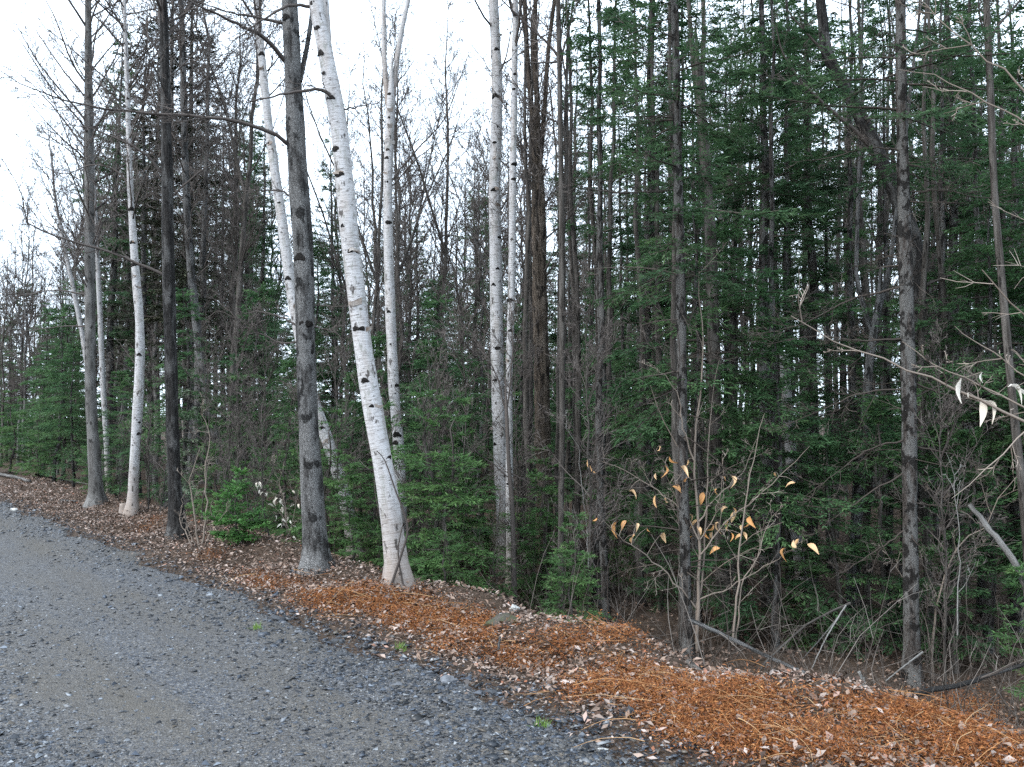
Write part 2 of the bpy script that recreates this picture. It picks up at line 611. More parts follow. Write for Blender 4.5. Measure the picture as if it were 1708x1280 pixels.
# ------------------------------------------------------------------ trees: generators
def bare_crown(r, P, L, z0, n1, len1, mb, ang=0.75, up=0.06, n2=8, n3=5, thick=None, Rm=None, scale=1.0):
    """Branches, twigs and twiglets on one trunk path P (K,3), starting at fraction z0."""
    f = np.sort(r.uniform(z0, 0.99, n1))
    K0 = len(P)
    x = f * (K0 - 1)
    i = np.clip(x.astype(int), 0, K0 - 2)
    p = P[i] + (P[i + 1] - P[i]) * (x - i)[:, None]
    T = unit(P[i + 1] - P[i])
    az = r.uniform(0, 2 * math.pi, n1)
    q = np.stack([np.cos(az), np.sin(az), np.zeros(n1)], axis=1)
    an = r.normal(ang, 0.15, n1)[:, None]
    d = np.cos(an) * T + np.sin(an) * q
    u = (f - z0) / (1 - z0)
    l1 = len1 * (0.35 + 0.65 * np.sin(np.pi * np.clip(u * 0.75 + 0.22, 0, 1))) * r.uniform(0.5, 1.1, n1)
    B1 = grow(r, p, d, l1, 7, up, 0.11)
    r1 = np.clip(l1 * 0.0085, 0.004, 0.03) * scale
    mb.tubes(B1, taper(r1, 7, 0.25), 4, rtint(r, n1, 0, .6))
    B2, l2, _ = sprout(r, B1, l1, n2, 0.18, 0.98, 0.7, 0.55, 5, 0.05, 0.12)
    mb.tubes(B2, taper(np.clip(l2 * 0.008, 0.0036, 0.01) * scale, 5, 0.35), 3, rtint(r, len(l2), .1, .8))
    if n3:
        B3, l3, _ = sprout(r, B2, l2, n3, 0.15, 1.0, 0.65, 0.5, 3, 0.04, 0.14)
        mb.tubes(B3, taper(np.full(len(l3), 0.0036 * scale), 3, 0.5), 3, rtint(r, len(l3), .2, 1))


def dead_branches(r, P, z_lo, z_hi, n, L, mb, R=0.008, n2=6, n3=3, droop=-0.03):
    """Bare dead side branches on a conifer trunk between two heights."""
    z = r.uniform(z_lo, z_hi, n)
    p = np.stack([np.interp(z, P[:, 2], P[:, k]) for k in range(3)], axis=1)
    az = r.uniform(0, 2 * math.pi, n)
    el = r.normal(0.05, 0.22, n)
    d = np.stack([np.cos(az) * np.cos(el), np.sin(az) * np.cos(el), np.sin(el)], axis=1)
    l = L * r.uniform(0.25, 1.1, n)
    B1 = grow(r, p, d, l, 6, droop, 0.09)
    mb.tubes(B1, taper(R * r.uniform(0.5, 1.1, n), 6, 0.25), 4, rtint(r, n, 0, .7))
    B2, l2, _ = sprout(r, B1, l, n2, 0.25, 1, 0.8, 0.45, 4, -0.02, 0.13)
    mb.tubes(B2, taper(np.clip(l2 * 0.006, 0.002, 0.006), 4, 0.4), 3, rtint(r, len(l2), .1, .9))
    if n3:
        B3, l3, _ = sprout(r, B2, l2, n3, 0.2, 1, 0.7, 0.5, 3, -0.02, 0.14)
        mb.tubes(B3, taper(np.full(len(l3), 0.0018), 3, 0.5), 3, rtint(r, len(l3), .2, 1))


def needle_crown(r, P, z0, nb, Lmax, mb_wood, mb_leaf, sl=0.10, sw=0.030, per_m=11, ns=5, droop=-0.06, tipup=0.05, prof=0.8, elev=(-0.15, 0.55), top=None, rag=0.5, fine=True):
    """Whorled conifer branches with flat sprays on trunk path P, green from height z0 up."""
    H = P[-1, 2]
    u = np.sort(r.uniform(0, 1, nb) ** 1.15)
    z = z0 + (H - z0) * u * 0.985
    p = np.stack([np.interp(z, P[:, 2], P[:, k]) for k in range(3)], axis=1)
    az = np.arange(nb) * 2.399 + r.normal(0, 0.5, nb)
    el = elev[0] + (elev[1] - elev[0]) * u + r.normal(0, 0.12, nb)
    d = np.stack([np.cos(az) * np.cos(el), np.sin(az) * np.cos(el), np.sin(el)], axis=1)
    low = np.clip(u / 0.12, 0.55, 1)
    L = Lmax * np.maximum((1 - u) ** prof, 0.06) * low * r.uniform(rag, 1.12, nb)
    K = 7
    B = np.empty((nb, K, 3))
    B[:, 0] = p
    dd = d.copy()
    for k in range(1, K):
        dd = unit(dd + np.array([0, 0, droop if k < 4 else tipup]) + r.normal(0, 0.05, dd.shape))
        B[:, k] = B[:, k - 1] + dd * (L / (K - 1))[:, None]
    mb_wood.tubes(B if fine else B[:, ::3], taper(np.clip(L * 0.011, 0.003, 0.02), K if fine else 3, 0.2), 4 if fine else 3, rtint(r, nb, 0, .5))
    btone = r.uniform(0.1, 0.9, nb)
    # branchlets, both sides in the branch's plane
    cnt = np.maximum((L * per_m).astype(int), 3)
    bi = np.repeat(np.arange(nb), cnt * 2)
    tot = len(bi)
    f = r.uniform(0.10, 1.0, tot)
    side = np.where(np.arange(tot) % 2 == 0, 1.0, -1.0)
    x = f * (K - 1)
    i = np.clip(x.astype(int), 0, K - 2)
    a, b = B[bi, i], B[bi, i + 1]
    q = a + (b - a) * (x - i)[:, None]
    T = unit(b - a)
    S = unit(np.cross(T, np.array([0, 0, 1.0]))) * side[:, None]
    an = r.normal(0.85, 0.15, tot)[:, None]
    d2 = unit(np.cos(an) * T + np.sin(an) * S + r.normal(0, 0.10, (tot, 3)))
    l2 = (0.40 * L[bi] * (1 - f) ** 0.8 + 0.07 + 0.06 * Lmax) * r.uniform(0.6, 1.15, tot)
    C = grow(r, q, d2, l2, 4, droop * 0.6, 0.07)
    if fine:
        mb_wood.tubes(C[::2], taper(np.full(len(C[::2]), 0.0025), 4, 0.4), 3, rtint(r, len(C[::2]), .1, .6))
    # sprays of needles along the branchlets
    g = np.tile(np.linspace(0.08, 1.0, ns), tot)
    ci = np.repeat(np.arange(tot), ns)
    g = np.clip(g + r.normal(0, 0.05, len(g)), 0, 1)
    for sd in (1.0, -1.0):
        x = g * 3
        i = np.clip(x.astype(int), 0, 2)
        a, b = C[ci, i], C[ci, i + 1]
        q = a + (b - a) * (x - i)[:, None]
        T = unit(b - a)
        nrm = unit(np.array([0, 0, 1.0]) + r.normal(0, 0.35, (len(q), 3)))
        S = unit(np.cross(T, nrm)) * sd
        an = r.normal(0.6, 0.2, len(q))[:, None]
        dd = unit(np.cos(an) * T + np.sin(an) * S + r.normal(0, 0.12, (len(q), 3)))
        tn = np.empty((len(q), 3))
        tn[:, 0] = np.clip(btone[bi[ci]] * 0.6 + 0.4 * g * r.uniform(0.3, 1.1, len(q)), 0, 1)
        tn[:, 1] = r.uniform(0, 1, len(q))
        tn[:, 2] = 0.5
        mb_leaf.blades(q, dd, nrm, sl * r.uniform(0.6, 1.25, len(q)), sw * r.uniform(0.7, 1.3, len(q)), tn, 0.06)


def straight_path(r, H, n=14, wobble=0.04, lean=0.0):
    z = np.linspace(-0.15, H, n)
    w = np.cumsum(r.normal(0, wobble, (n, 2)), axis=0)
    w -= w[1]
    az = r.uniform(0, 6.28)
    w += (z * lean)[:, None] * np.array([math.cos(az), math.sin(az)])
    return np.column_stack([w, z])


def trunk_radius(H, r0, P):
    z = np.clip(P[:, 2], 0, H)
    R = r0 * np.maximum(1 - z / H, 0.02) ** 0.75
    return R * (1 + 0.35 * np.exp(-np.maximum(P[:, 2], 0) / 0.12))


# prototypes: (list of (part name, mesh)), height
PROTO = {}


def proto_conifer(key, seed, H, r0, z0, nb, Lmax, leaf, bark, dead_n=0, dead_L=1.0, dead_top=0.0, **kw):
    r = np.random.default_rng(seed)
    P = straight_path(r, H, 16, 0.03, 0.01)
    tr, wood, leafb = MB(), MB(), MB()
    tr.tubes(P, trunk_radius(H, r0, P), 9, rough=0.04, r=r)
    needle_crown(r, P, z0, nb, Lmax, wood, leafb, **kw)
    if dead_n:
        dead_branches(r, P, 0.3, dead_top or z0 + 0.6, dead_n, dead_L, wood)
    parts = []
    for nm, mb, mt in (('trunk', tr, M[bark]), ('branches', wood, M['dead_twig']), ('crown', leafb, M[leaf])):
        o = mb.build(nm, mt, smooth=(nm == 'trunk'))
        parts.append((nm, o.data))
        bpy.data.objects.remove(o)
    PROTO[key] = (parts, H)


def proto_bare(key, seed, H, r0, z0, n1, len1, bark, lean=0.02, n2=7, n3=5, fork=False, wobble=0.06, fat=1.0):
    r = np.random.default_rng(seed)
    P = straight_path(r, H, 18, wobble, lean)
    tr, tw = MB(), MB()
    R = trunk_radius(H, r0, P)
    tr.tubes(P, R, 8, rough=0.05, r=r)
    bare_crown(r, P, H, z0, n1, len1, tw, n2=n2, n3=n3, ang=r.uniform(0.5, 0.75), scale=fat)
    if fork:
        k = int(len(P) * 0.45)
        d = unit(np.array([[r.normal(), r.normal(), 3.5]]))
        Q = grow(r, P[k:k + 1], d, [H * 0.5], 10, 0.05, 0.05)
        tr.tubes(Q, taper([R[k] * 0.8], 10, 0.08), 7, rough=0.05, r=r)
        bare_crown(r, Q[0], H * 0.5, 0.2, n1 // 2, len1 * 0.8, tw, n2=n2, n3=n3)
    parts = []
    for nm, mb, mt in (('trunk', tr, M[bark]), ('crown', tw, M['twig'])):
        o = mb.build(nm, mt, smooth=(nm == 'trunk'))
        parts.append((nm, o.data))
        bpy.data.objects.remove(o)
    PROTO[key] = (parts, H)


def place(key, name, loc, H, rz, label=None, cat='tree', group=None, fat=1.0):
    parts, H0 = PROTO[key]
    k = H / H0
    o = thing(name, loc, label, cat, group, rz, k)
    o.scale = (k * fat, k * fat, k)
    for nm, me in parts:
        c = link(nm, me, o)
        if nm == 'branches':
            c['kind'] = 'stuff'
    return o


proto_conifer('spruce_a', 21, 12.5, 0.11, 4.6, 95, 1.35, 'fir', 'spruce', 46, 1.3, sl=0.105, sw=0.022, per_m=11, ns=7)
proto_conifer('spruce_b', 22, 11.0, 0.10, 3.4, 95, 1.25, 'fir', 'spruce', 40, 1.2, sl=0.105, sw=0.022, per_m=11, ns=7)
proto_conifer('spruce_c', 23, 11.5, 0.09, 2.4, 120, 0.95, 'brown_spruce', 'dark', 110, 1.0, dead_top=10.8, sl=0.09, sw=0.02, per_m=12, ns=6, rag=0.25, prof=0.5)
proto_conifer('hemlock_a', 24, 7.0, 0.075, 0.9, 90, 1.7, 'hemlock', 'spruce', 10, 0.8, sl=0.10, sw=0.020, per_m=11, ns=7, droop=-0.07, tipup=-0.02)
proto_conifer('hemlock_b', 25, 4.2, 0.045, 0.5, 60, 1.45, 'hemlock', 'spruce', 8, 0.6, sl=0.085, sw=0.017, per_m=13, ns=7, droop=-0.09, tipup=-0.03)
proto_conifer('fir_a', 26, 2.2, 0.028, 0.12, 42, 0.85, 'young', 'pole', 0, sl=0.065, sw=0.013, per_m=17, ns=7, rag=0.35, tipup=0.06, prof=0.9)
proto_conifer('fir_b', 27, 1.6, 0.022, 0.08, 34, 0.7, 'young', 'pole', 0, sl=0.06, sw=0.012, per_m=18, ns=7, rag=0.35, tipup=0.08, prof=0.9)
proto_conifer('fir_c', 28, 3.2, 0.038, 0.3, 66, 1.0, 'hemlock', 'pole', 4, 0.5, sl=0.075, sw=0.015, per_m=14, ns=7, prof=0.85, rag=0.35)
proto_conifer('pale_a', 29, 1.9, 0.02, 0.15, 26, 0.6, 'pale_fir', 'pole', 0, sl=0.07, sw=0.022, per_m=14, ns=4, rag=0.3)
proto_conifer('seedling', 30, 0.85, 0.014, 0.04, 44, 0.42, 'bright', 'pole', 0, sl=0.05, sw=0.015, per_m=34, ns=5, tipup=0.10, prof=0.8, elev=(0.0, 0.8))
proto_conifer('hemlock_d', 32, 5.0, 0.05, 2.3, 46, 1.6, 'hemlock', 'spruce', 24, 0.9, sl=0.08, sw=0.016, per_m=14, ns=7, droop=-0.08, tipup=-0.02, elev=(-0.2, 0.4))
proto_bare('pole_a', 41, 12.0, 0.075, 0.3, 56, 1.7, 'pole', n2=9, n3=6)
proto_bare('pole_b', 42, 11.0, 0.06, 0.28, 46, 1.5, 'pole', 0.035, fork=True, n2=8, n3=6)
proto_bare('pole_c', 43, 12.5, 0.085, 0.33, 56, 1.9, 'grey', 0.02, n2=9, n3=6)
proto_bare('pole_d', 44, 8.0, 0.04, 0.22, 46, 1.3, 'pole', 0.05, n2=8, n3=6)
proto_bare('pole_e', 45, 12.0, 0.07, 0.45, 36, 1.6, 'birch_dirty', 0.04)
proto_bare('pole_f', 46, 10.0, 0.07, 0.2, 60, 1.3, 'dark', 0.02)
proto_bare('haze_a', 51, 12.0, 0.07, 0.22, 60, 1.9, 'pole', 0.02, n2=8, n3=5, fat=1.45)
proto_bare('haze_b', 52, 11.0, 0.06, 0.18, 56, 1.7, 'grey', 0.03, n2=8, n3=5, fat=1.45, fork=True)
proto_bare('pole_h', 53, 10.0, 0.05, 0.3, 22, 0.9, 'pole', 0.015, n2=5, n3=3, wobble=0.03)
proto_conifer('pole_g', 33, 9.0, 0.05, 6.0, 30, 0.7, 'fir', 'spruce', 44, 0.75, sl=0.10, sw=0.02, per_m=10, ns=6)
proto_bare('brush_a', 47, 3.2, 0.016, 0.08, 26, 1.0, 'pole', 0.10, n2=6, n3=4, wobble=0.022)
proto_bare('brush_c', 49, 4.2, 0.016, 0.12, 40, 1.1, 'pole', 0.06, n2=7, n3=5, wobble=0.025)
proto_bare('brush_b', 48, 2.4, 0.012, 0.05, 22, 0.9, 'pole', 0.15, n2=6, n3=4, wobble=0.018)

# ------------------------------------------------------------------ the trees that stand out, one by one
BASES = []
LAND = []                                              # (picture column, short phrase) for naming what stands between them


def trunk_path(base, pts, H, lean_y=0.0, flare=1.35, Y=None, n=64):
    """World trunk path with radii from picture points (px, py, width)."""
    G = gpix(*base[:2]) if Y is None else gat(base[0], Y)
    Y0 = G[1]
    k = Y0 / F
    rows = [np.array([*G, base[2] * k / 2])]
    for (px, py, w) in pts:
        p = at(px, py, Y0)
        p = at(px, py, Y0 + lean_y * max(p[2] - G[2], 0))
        rows.append(np.array([*p, w * k / 2]))
    rows = np.array(rows)
    last, prev = rows[-1].copy(), rows[-2].copy()
    if H > last[2] + 0.3:
        d = (last[:3] - prev[:3]) / max(last[2] - prev[2], 0.05)
        d[:2] = np.clip(d[:2], -0.25, 0.25)
        dz = H - last[2]
        mid = last[:3] + d * dz * 0.5
        end = last[:3] + d * dz * np.array([0.8, 0.8, 1])
        rows = np.vstack([rows, [*mid, last[3] * 0.6], [*end, 0.008]])
    sp = spline(rows, n)
    P, R = sp[:, :3], np.maximum(sp[:, 3], 0.006)
    dist = np.concatenate([[0], np.cumsum(np.linalg.norm(np.diff(P, axis=0), axis=1))])
    R = R * (1 + (flare - 1) * np.exp(-dist / 0.16))
    d0 = unit(P[0] - P[1])
    P = np.vstack([P[0] + d0 * 0.25, P[0], P[0] + (P[1] - P[0]) * .45, P[1:]])
    R = np.concatenate([[R[0] * 1.1], R[:1], [R[0] * .6 + R[1] * .4], R[1:]])
    return G, P, R


def limb(root, G, Y0, pts, r0, mat='twig', name='limb', r=None, dy=0.0, n2=9, n3=5, ratio=0.4, tw=None, sides=6, jitter=0.005):
    """One limb from picture points; its own twigs go into tw."""
    r = r or rng
    n = len(pts)
    rows = np.array([at(px, py, Y0 + dy * i / (n - 1)) for i, (px, py) in enumerate(pts)])
    P = spline(rows, 16)
    P[1:-1] += r.normal(0, jitter, P[1:-1].shape)
    L = np.linalg.norm(np.diff(P, axis=0), axis=1).sum()
    mb = MB()
    mb.tubes(P, taper([r0], 16, 0.18)[0], sides, np.full((1, 3), 0.35))
    mb.build(name, M[mat] if mat in M else mat, root, G, True)
    if tw is not None and n2:
        B2, l2, _ = sprout(r, P[None], [L], n2, 0.15, 1.0, 0.75, ratio, 6, 0.04, 0.13, 0.5)
        tw.tubes(B2, taper(np.clip(l2 * 0.008, 0.003, 0.012), 6, 0.3), 4, rtint(r, len(l2), 0, .6))
        B3, l3, _ = sprout(r, B2, l2, n3, 0.2, 1.0, 0.7, 0.5, 4, 0.04, 0.14)
        tw.tubes(B3, taper(np.full(len(l3), 0.003), 4, 0.5), 3, rtint(r, len(l3), .1, .8))
        if n3:
            B4, l4, _ = sprout(r, B3, l3, 4, 0.2, 1.0, 0.7, 0.5, 3, 0.03, 0.14)
            tw.tubes(B4, taper(np.full(len(l4), 0.002), 3, 0.5), 3, rtint(r, len(l4), .2, 1))
    return P


def knot(root, G, P, R, v, side, size, mat):
    """A black branch scar set into the bark at height fraction v (0..1), facing angle side (0 = towards the camera)."""
    i = int(v * (len(P) - 1))
    p, rr = P[i], R[i]
    d = unit(np.array([[math.sin(side), -math.cos(side), 0.0]]))[0]
    c = p + d * rr * 0.93
    mb = MB()
    n, m = 10, 4
    tang = np.cross([0, 0, 1.0], d)
    V = []
    for a in range(m):
        ph = a / (m - 1) * math.pi / 2
        for b in range(n):
            t = b / n * 2 * math.pi
            e = size * math.cos(ph) * (1 + 0.18 * math.sin(3 * t + size * 900))
            V.append(c + tang * e * math.cos(t) * 1.25 + np.array([0, 0, 1]) * (e * math.sin(t) * 0.75 - abs(math.cos(t)) * e * 0.35) + d * (rr * 0.075 + size * 0.10 * math.sin(ph) - rr * 0.35 * (math.cos(t) * math.cos(ph) * size * 1.25 / max(rr, 0.02)) ** 2))
    q = [(a * n + b, a * n + (b + 1) % n, (a + 1) * n + (b + 1) % n, (a + 1) * n + b) for a in range(m - 1) for b in range(n)]
    mb.add(V, q)
    mb.build('branch_scar', mat, root, G, True)


def bark_curl(root, G, P, R, v, side, span, h, lift):
    """A strip of birch bark peeling away from the trunk, free at one end."""
    i = int(v * (len(P) - 1))
    p, rr = P[i], R[i]
    V, n, m = [], 7, 3
    for a in range(n):
        u = a / (n - 1)
        an = side + span * (u - 0.2)
        out = rr * 1.012 + lift * max(0, u - 0.25) ** 1.6 * 1.6
        for b in range(m):
            z = (b / (m - 1) - 0.5) * h * (1 - 0.45 * u) + 0.25 * h * math.sin(3 * u + side * 5)
            V.append(p + np.array([math.sin(an) * out, -math.cos(an) * out, z]))
    q = [(a * m + b, a * m + b + 1, (a + 1) * m + b + 1, (a + 1) * m + b) for a in range(n - 1) for b in range(m - 1)]
    mb = MB()
    mb.add(V, q)
    mb.build('bark_curl', M['peel'], root, G, True)


def big_tree(name, label, short, base, pts, bark, H, cat='tree', crown=None, seed=0, sides=14, lean_y=0.0, Y=None, rough=0.022, scars=(), limbs=(), forks=(), dead=None, needles=None, flare=1.35, group=None):
    r = np.random.default_rng(seed + 500)
    G, P, R = trunk_path(base, pts, H, lean_y, flare, Y)
    root = thing(name, G, label, cat, group)
    tr, tw = MB(), MB()
    dist = np.maximum(np.concatenate([[0], np.cumsum(np.linalg.norm(np.diff(P, axis=0), axis=1))]) - 0.25, 0)
    an = np.arange(sides) / sides * 2 * math.pi
    lob = sum(np.maximum(0, np.cos(an - a0)) ** 5 * r.uniform(.5, 1.1) for a0 in (r.uniform(0, 6.28) + np.arange(5) * 1.256 + r.normal(0, .25, 5)))
    mul = 1 + np.exp(-dist / 0.11)[:, None] * (0.32 if bark.startswith('birch') else 0.5) * lob[None, :]
    wav = 0.03 * np.sin(dist[:, None] * 7 + 2 * an[None, :] + seed) + 0.03 * np.sin(dist[:, None] * 3.1 - an[None, :] + 2 * seed)
    tr.tubes(P, R, sides, rough=rough, r=r, cap=True, mul=mul + wav)
    BASES.append((G, R[1]))
    LAND.append((topix(P[np.argmin(abs(P[:, 2] - 1.9))])[0], short, G[1]))
    trunk = tr.build('trunk', M[bark], root, G, True)
    Y0 = G[1]
    for (fp, fw, fH) in forks:
        rows = np.array([[*at(px, py, Y0 + 0.05 * i), 0] for i, (px, py) in enumerate(fp)])
        rows[:, 3] = np.linspace(fw, fw * 0.75, len(rows)) * Y0 / F / 2
        if fH:
            d = rows[-1, :3] - rows[-2, :3]
            d = d / max(d[2], 0.1)
            d[:2] = np.clip(d[:2], -0.3, 0.3)
            rows = np.vstack([rows, [*(rows[-1, :3] + d * fH), 0.008]])
        sp = spline(rows, 22)
        m2 = MB()
        m2.tubes(sp[:, :3], sp[:, 3], 9, rough=rough, r=r)
        m2.build('forked_stem', M[bark], root, G, True)
        bare_crown(r, sp[:, :3], 1, 0.4, 10, 1.1, tw, n2=6, n3=4)
    for lm in limbs:
        limb(root, G, Y0, lm['p'], lm['r'], lm.get('m', 'twig'), 'limb', r, lm.get('dy', 0.0), int(lm.get('n2', 9) * 1.5), lm.get('n3', 4 if lm.get('m') == 'dead_twig' else 5), lm.get('ratio', 0.38), tw)
    if crown:
        z0, n1, len1 = crown
        top = topix(P[int(z0 * (len(P) - 1))])[1]
        if top < 60:                                    # the crown stands above the picture
            bare_crown(r, P, H, z0, int(n1 * 0.6), len1, tw, n2=6, n3=3)
        else:
            bare_crown(r, P, H, z0, int(n1 * 1.35), len1, tw, n2=9, n3=5, scale=1.3)
    lf = MB()
    if dead:
        dead_branches(r, P, *dead, tw)
    if needles:
        needle_crown(r, P, needles.pop('z0'), needles.pop('nb'), needles.pop('L'), tw, lf, **{k: v for k, v in needles.items() if k != 'leaf'})
        lf.build('crown', M[needles['leaf']], root, G)
    if tw.n:
        tag(tw.build('branches' if needles or dead else 'crown', M['dead_twig' if (needles or dead) else 'twig'], root, G), kind='stuff')
    if scars and bark.startswith('birch'):
        vis = [k / (len(P) - 1) for k in range(4, len(P)) if topix(P[k])[1] > -10]
        scars = list(scars) + [(r.uniform(vis[3], vis[-1]), r.uniform(-1.1, 1.1), r.uniform(.015, .045)) for _ in range(9)]
        for _ in range(6):
            bark_curl(root, G, P, R, r.uniform(vis[2], vis[-1]), r.uniform(-1.2, 1.2), r.choice([-1, 1]) * r.uniform(.6, 1.3), r.uniform(.025, .07), r.uniform(.01, .04))
    for (v, side, size) in scars:
        knot(root, G, P, R, v, side, size * r.uniform(0.55, 1.0), M['scar'])
    return root, G, P, R


# --- along the road, far end first
big_tree('aspen_tree', 'tall straight grey trunk with mossy dark foot nearest the far road bend', 'mossy grey trunk', (162, 842, 24),
         [(158, 780, 20), (151, 640, 17), (150, 430, 16), (148, 200, 14), (147, 0, 10)], 'grey', 13, crown=(0.3, 46, 2.0), seed=1,
         limbs=[dict(p=[(143, 492), (100, 485), (50, 490), (0, 500)], r=0.0162), dict(p=[(143, 545), (100, 545), (50, 552), (0, 560)], r=0.0128, n2=6),
                dict(p=[(140, 160), (100, 110), (60, 50), (40, 0)], r=0.0174), dict(p=[(143, 250), (90, 180), (40, 130), (5, 110)], r=0.0174)])
big_tree('birch_tree', 'crooked slim white birch beside a small cut stump, near the road end', 'crooked birch', (220, 857, 17),
         [(224, 780, 16), (232, 640, 16), (233, 540, 14), (226, 450, 13), (218, 330, 10), (214, 200, 8)], 'birch', 11, crown=(0.4, 34, 1.6), seed=2,
         scars=[(.25, 0.2, .05), (.37, -.3, .05), (.45, .5, .05)],
         limbs=[dict(p=[(216, 320), (200, 290), (160, 275), (100, 290), (60, 260)], r=0.0174), dict(p=[(228, 610), (205, 580), (190, 560)], r=0.0116, n2=4)])
big_tree('birch_tree', 'very thin spotted birch just behind the mossy grey trunk', 'thin spotted birch', (184, 815, 9), [(178, 740, 9), (172, 640, 9), (165, 480, 8)], 'birch_dirty', 9, crown=(0.5, 24, 1.2), seed=3, Y=17.5)
big_tree('birch_tree', 'thin pale birch slanting away past the mossy grey trunk', 'slanting thin birch', (172, 810, 9), [(150, 640, 9), (135, 545, 8), (122, 480, 7)], 'birch_dirty', 8, crown=(0.5, 24, 1.2), seed=4, Y=19)
big_tree('maple_tree', 'blackish blotched trunk with a long crooked limb over the road', 'blotched black trunk', (297, 895, 27),
         [(291, 800, 21), (286, 640, 20), (281, 440, 20), (278, 250, 17), (275, 100, 15), (272, 0, 13)], 'black', 13, crown=(0.42, 50, 2.2), seed=5, flare=1.2,
         limbs=[dict(p=[(272, 458), (200, 427), (140, 408), (80, 390), (45, 370), (38, 330), (20, 290), (0, 260)], r=0.02, dy=-.8, n2=22, ratio=.32),
                dict(p=[(272, 290), (245, 260), (210, 238), (150, 215), (90, 205)], r=0.0203, dy=-.4), dict(p=[(284, 330), (330, 290), (380, 260)], r=0.0162)])
big_tree('ash_tree', 'dark grey trunk slanting towards the little bright fir', 'slanting dark trunk', (385, 858, 15),
         [(366, 760, 14), (345, 660, 14), (330, 560, 14), (318, 440, 13), (310, 300, 12), (305, 100, 10)], 'dark', 12, crown=(0.4, 40, 1.8), seed=6,
         limbs=[dict(p=[(328, 560), (360, 520), (400, 535), (440, 550)], r=0.0128, n2=6), dict(p=[(320, 470), (350, 440), (395, 400)], r=0.0116, n2=6)])
# --- the front trunks
big_tree('maple_tree', 'thickest dark trunk at the roadside, sending long limbs out over the road', 'thick dark trunk', (529, 950, 42),
         [(523, 860, 38), (514, 700, 33), (510, 560, 32), (506, 430, 33), (498, 300, 33), (490, 160, 29), (483, 0, 26)], 'dark', 14, crown=(0.5, 40, 2.2), seed=7, sides=18, flare=1.2,
         scars=[(.20, .3, .06), (.26, -.2, .08), (.42, -.5, .06)],
         limbs=[dict(p=[(484, 244), (455, 222), (400, 203), (350, 197), (270, 190), (180, 182), (100, 165), (40, 140), (0, 118)], r=0.021, dy=-1.2, n2=22, ratio=.3),
                dict(p=[(478, 105), (440, 62), (400, 42), (350, 18), (300, -5)], r=0.0261, dy=-1.0, n2=14, ratio=.3),
                dict(p=[(474, 40), (430, 30), (380, 20), (320, 0)], r=0.0174, dy=-.6), dict(p=[(498, 545), (470, 530), (430, 520), (400, 524)], r=0.0116, n2=7),
                dict(p=[(497, 570), (470, 572), (440, 560), (410, 545)], r=0.0104, n2=7), dict(p=[(512, 540), (535, 548), (565, 560), (580, 600)], r=0.0116, n2=5),
                dict(p=[(496, 340), (470, 320), (430, 318), (390, 320)], r=0.0116), dict(p=[(515, 510), (545, 510), (575, 512)], r=0.0104, n2=4)],
         forks=[([(500, 135), (510, 90), (518, 40), (522, 0)], 9, 3)])
big_tree('birch_tree', 'white birch leaning far over behind the thick dark trunk', 'far-leaning birch', (596, 905, 24),
         [(575, 830, 22), (548, 740, 20), (518, 650, 19), (496, 540, 19), (480, 440, 18), (462, 310, 16), (445, 180, 14), (432, 50, 12), (428, 0, 11)], 'birch', 12, crown=(0.5, 30, 1.6), seed=8, Y=11.2,
         scars=[(.17, 0, .04), (.24, .2, .04), (.33, -.2, .04), (.40, .2, .035)])
root, G, P, R = big_tree('birch_tree', 'big leaning white birch with tan foot at the roadside', 'big leaning birch', (664, 980, 40),
                         [(657, 900, 36), (644, 800, 33), (625, 700, 33), (608, 600, 31), (596, 500, 30), (584, 400, 31), (574, 300, 30), (563, 200, 29), (545, 100, 27), (527, 0, 25)],
                         'birch', 14, crown=(0.55, 36, 1.9), seed=9, sides=20, flare=1.25,
                         scars=[(.14, .1, .03), (.19, .3, .035), (.198, -.4, .035), (.235, -.1, .03), (.285, -.5, .04), (.30, -.6, .05), (.325, -.1, .03), (.355, -.7, .05), (.37, -.5, .05), (.385, -.6, .045), (.43, -.6, .035), (.45, .5, .02)],
                         limbs=[dict(p=[(566, 188), (552, 160), (530, 148), (500, 152), (450, 162), (410, 172)], r=0.0197, dy=-.3, n2=9),
                                dict(p=[(568, 182), (590, 180), (615, 175), (640, 168)], r=0.0093, n2=4), dict(p=[(523, 12), (490, 8), (460, 20), (420, 45), (380, 80)], r=0.0174, dy=-.5)],
                         forks=[([(569, 190), (561, 150), (548, 80), (543, 0)], 15, 4)])
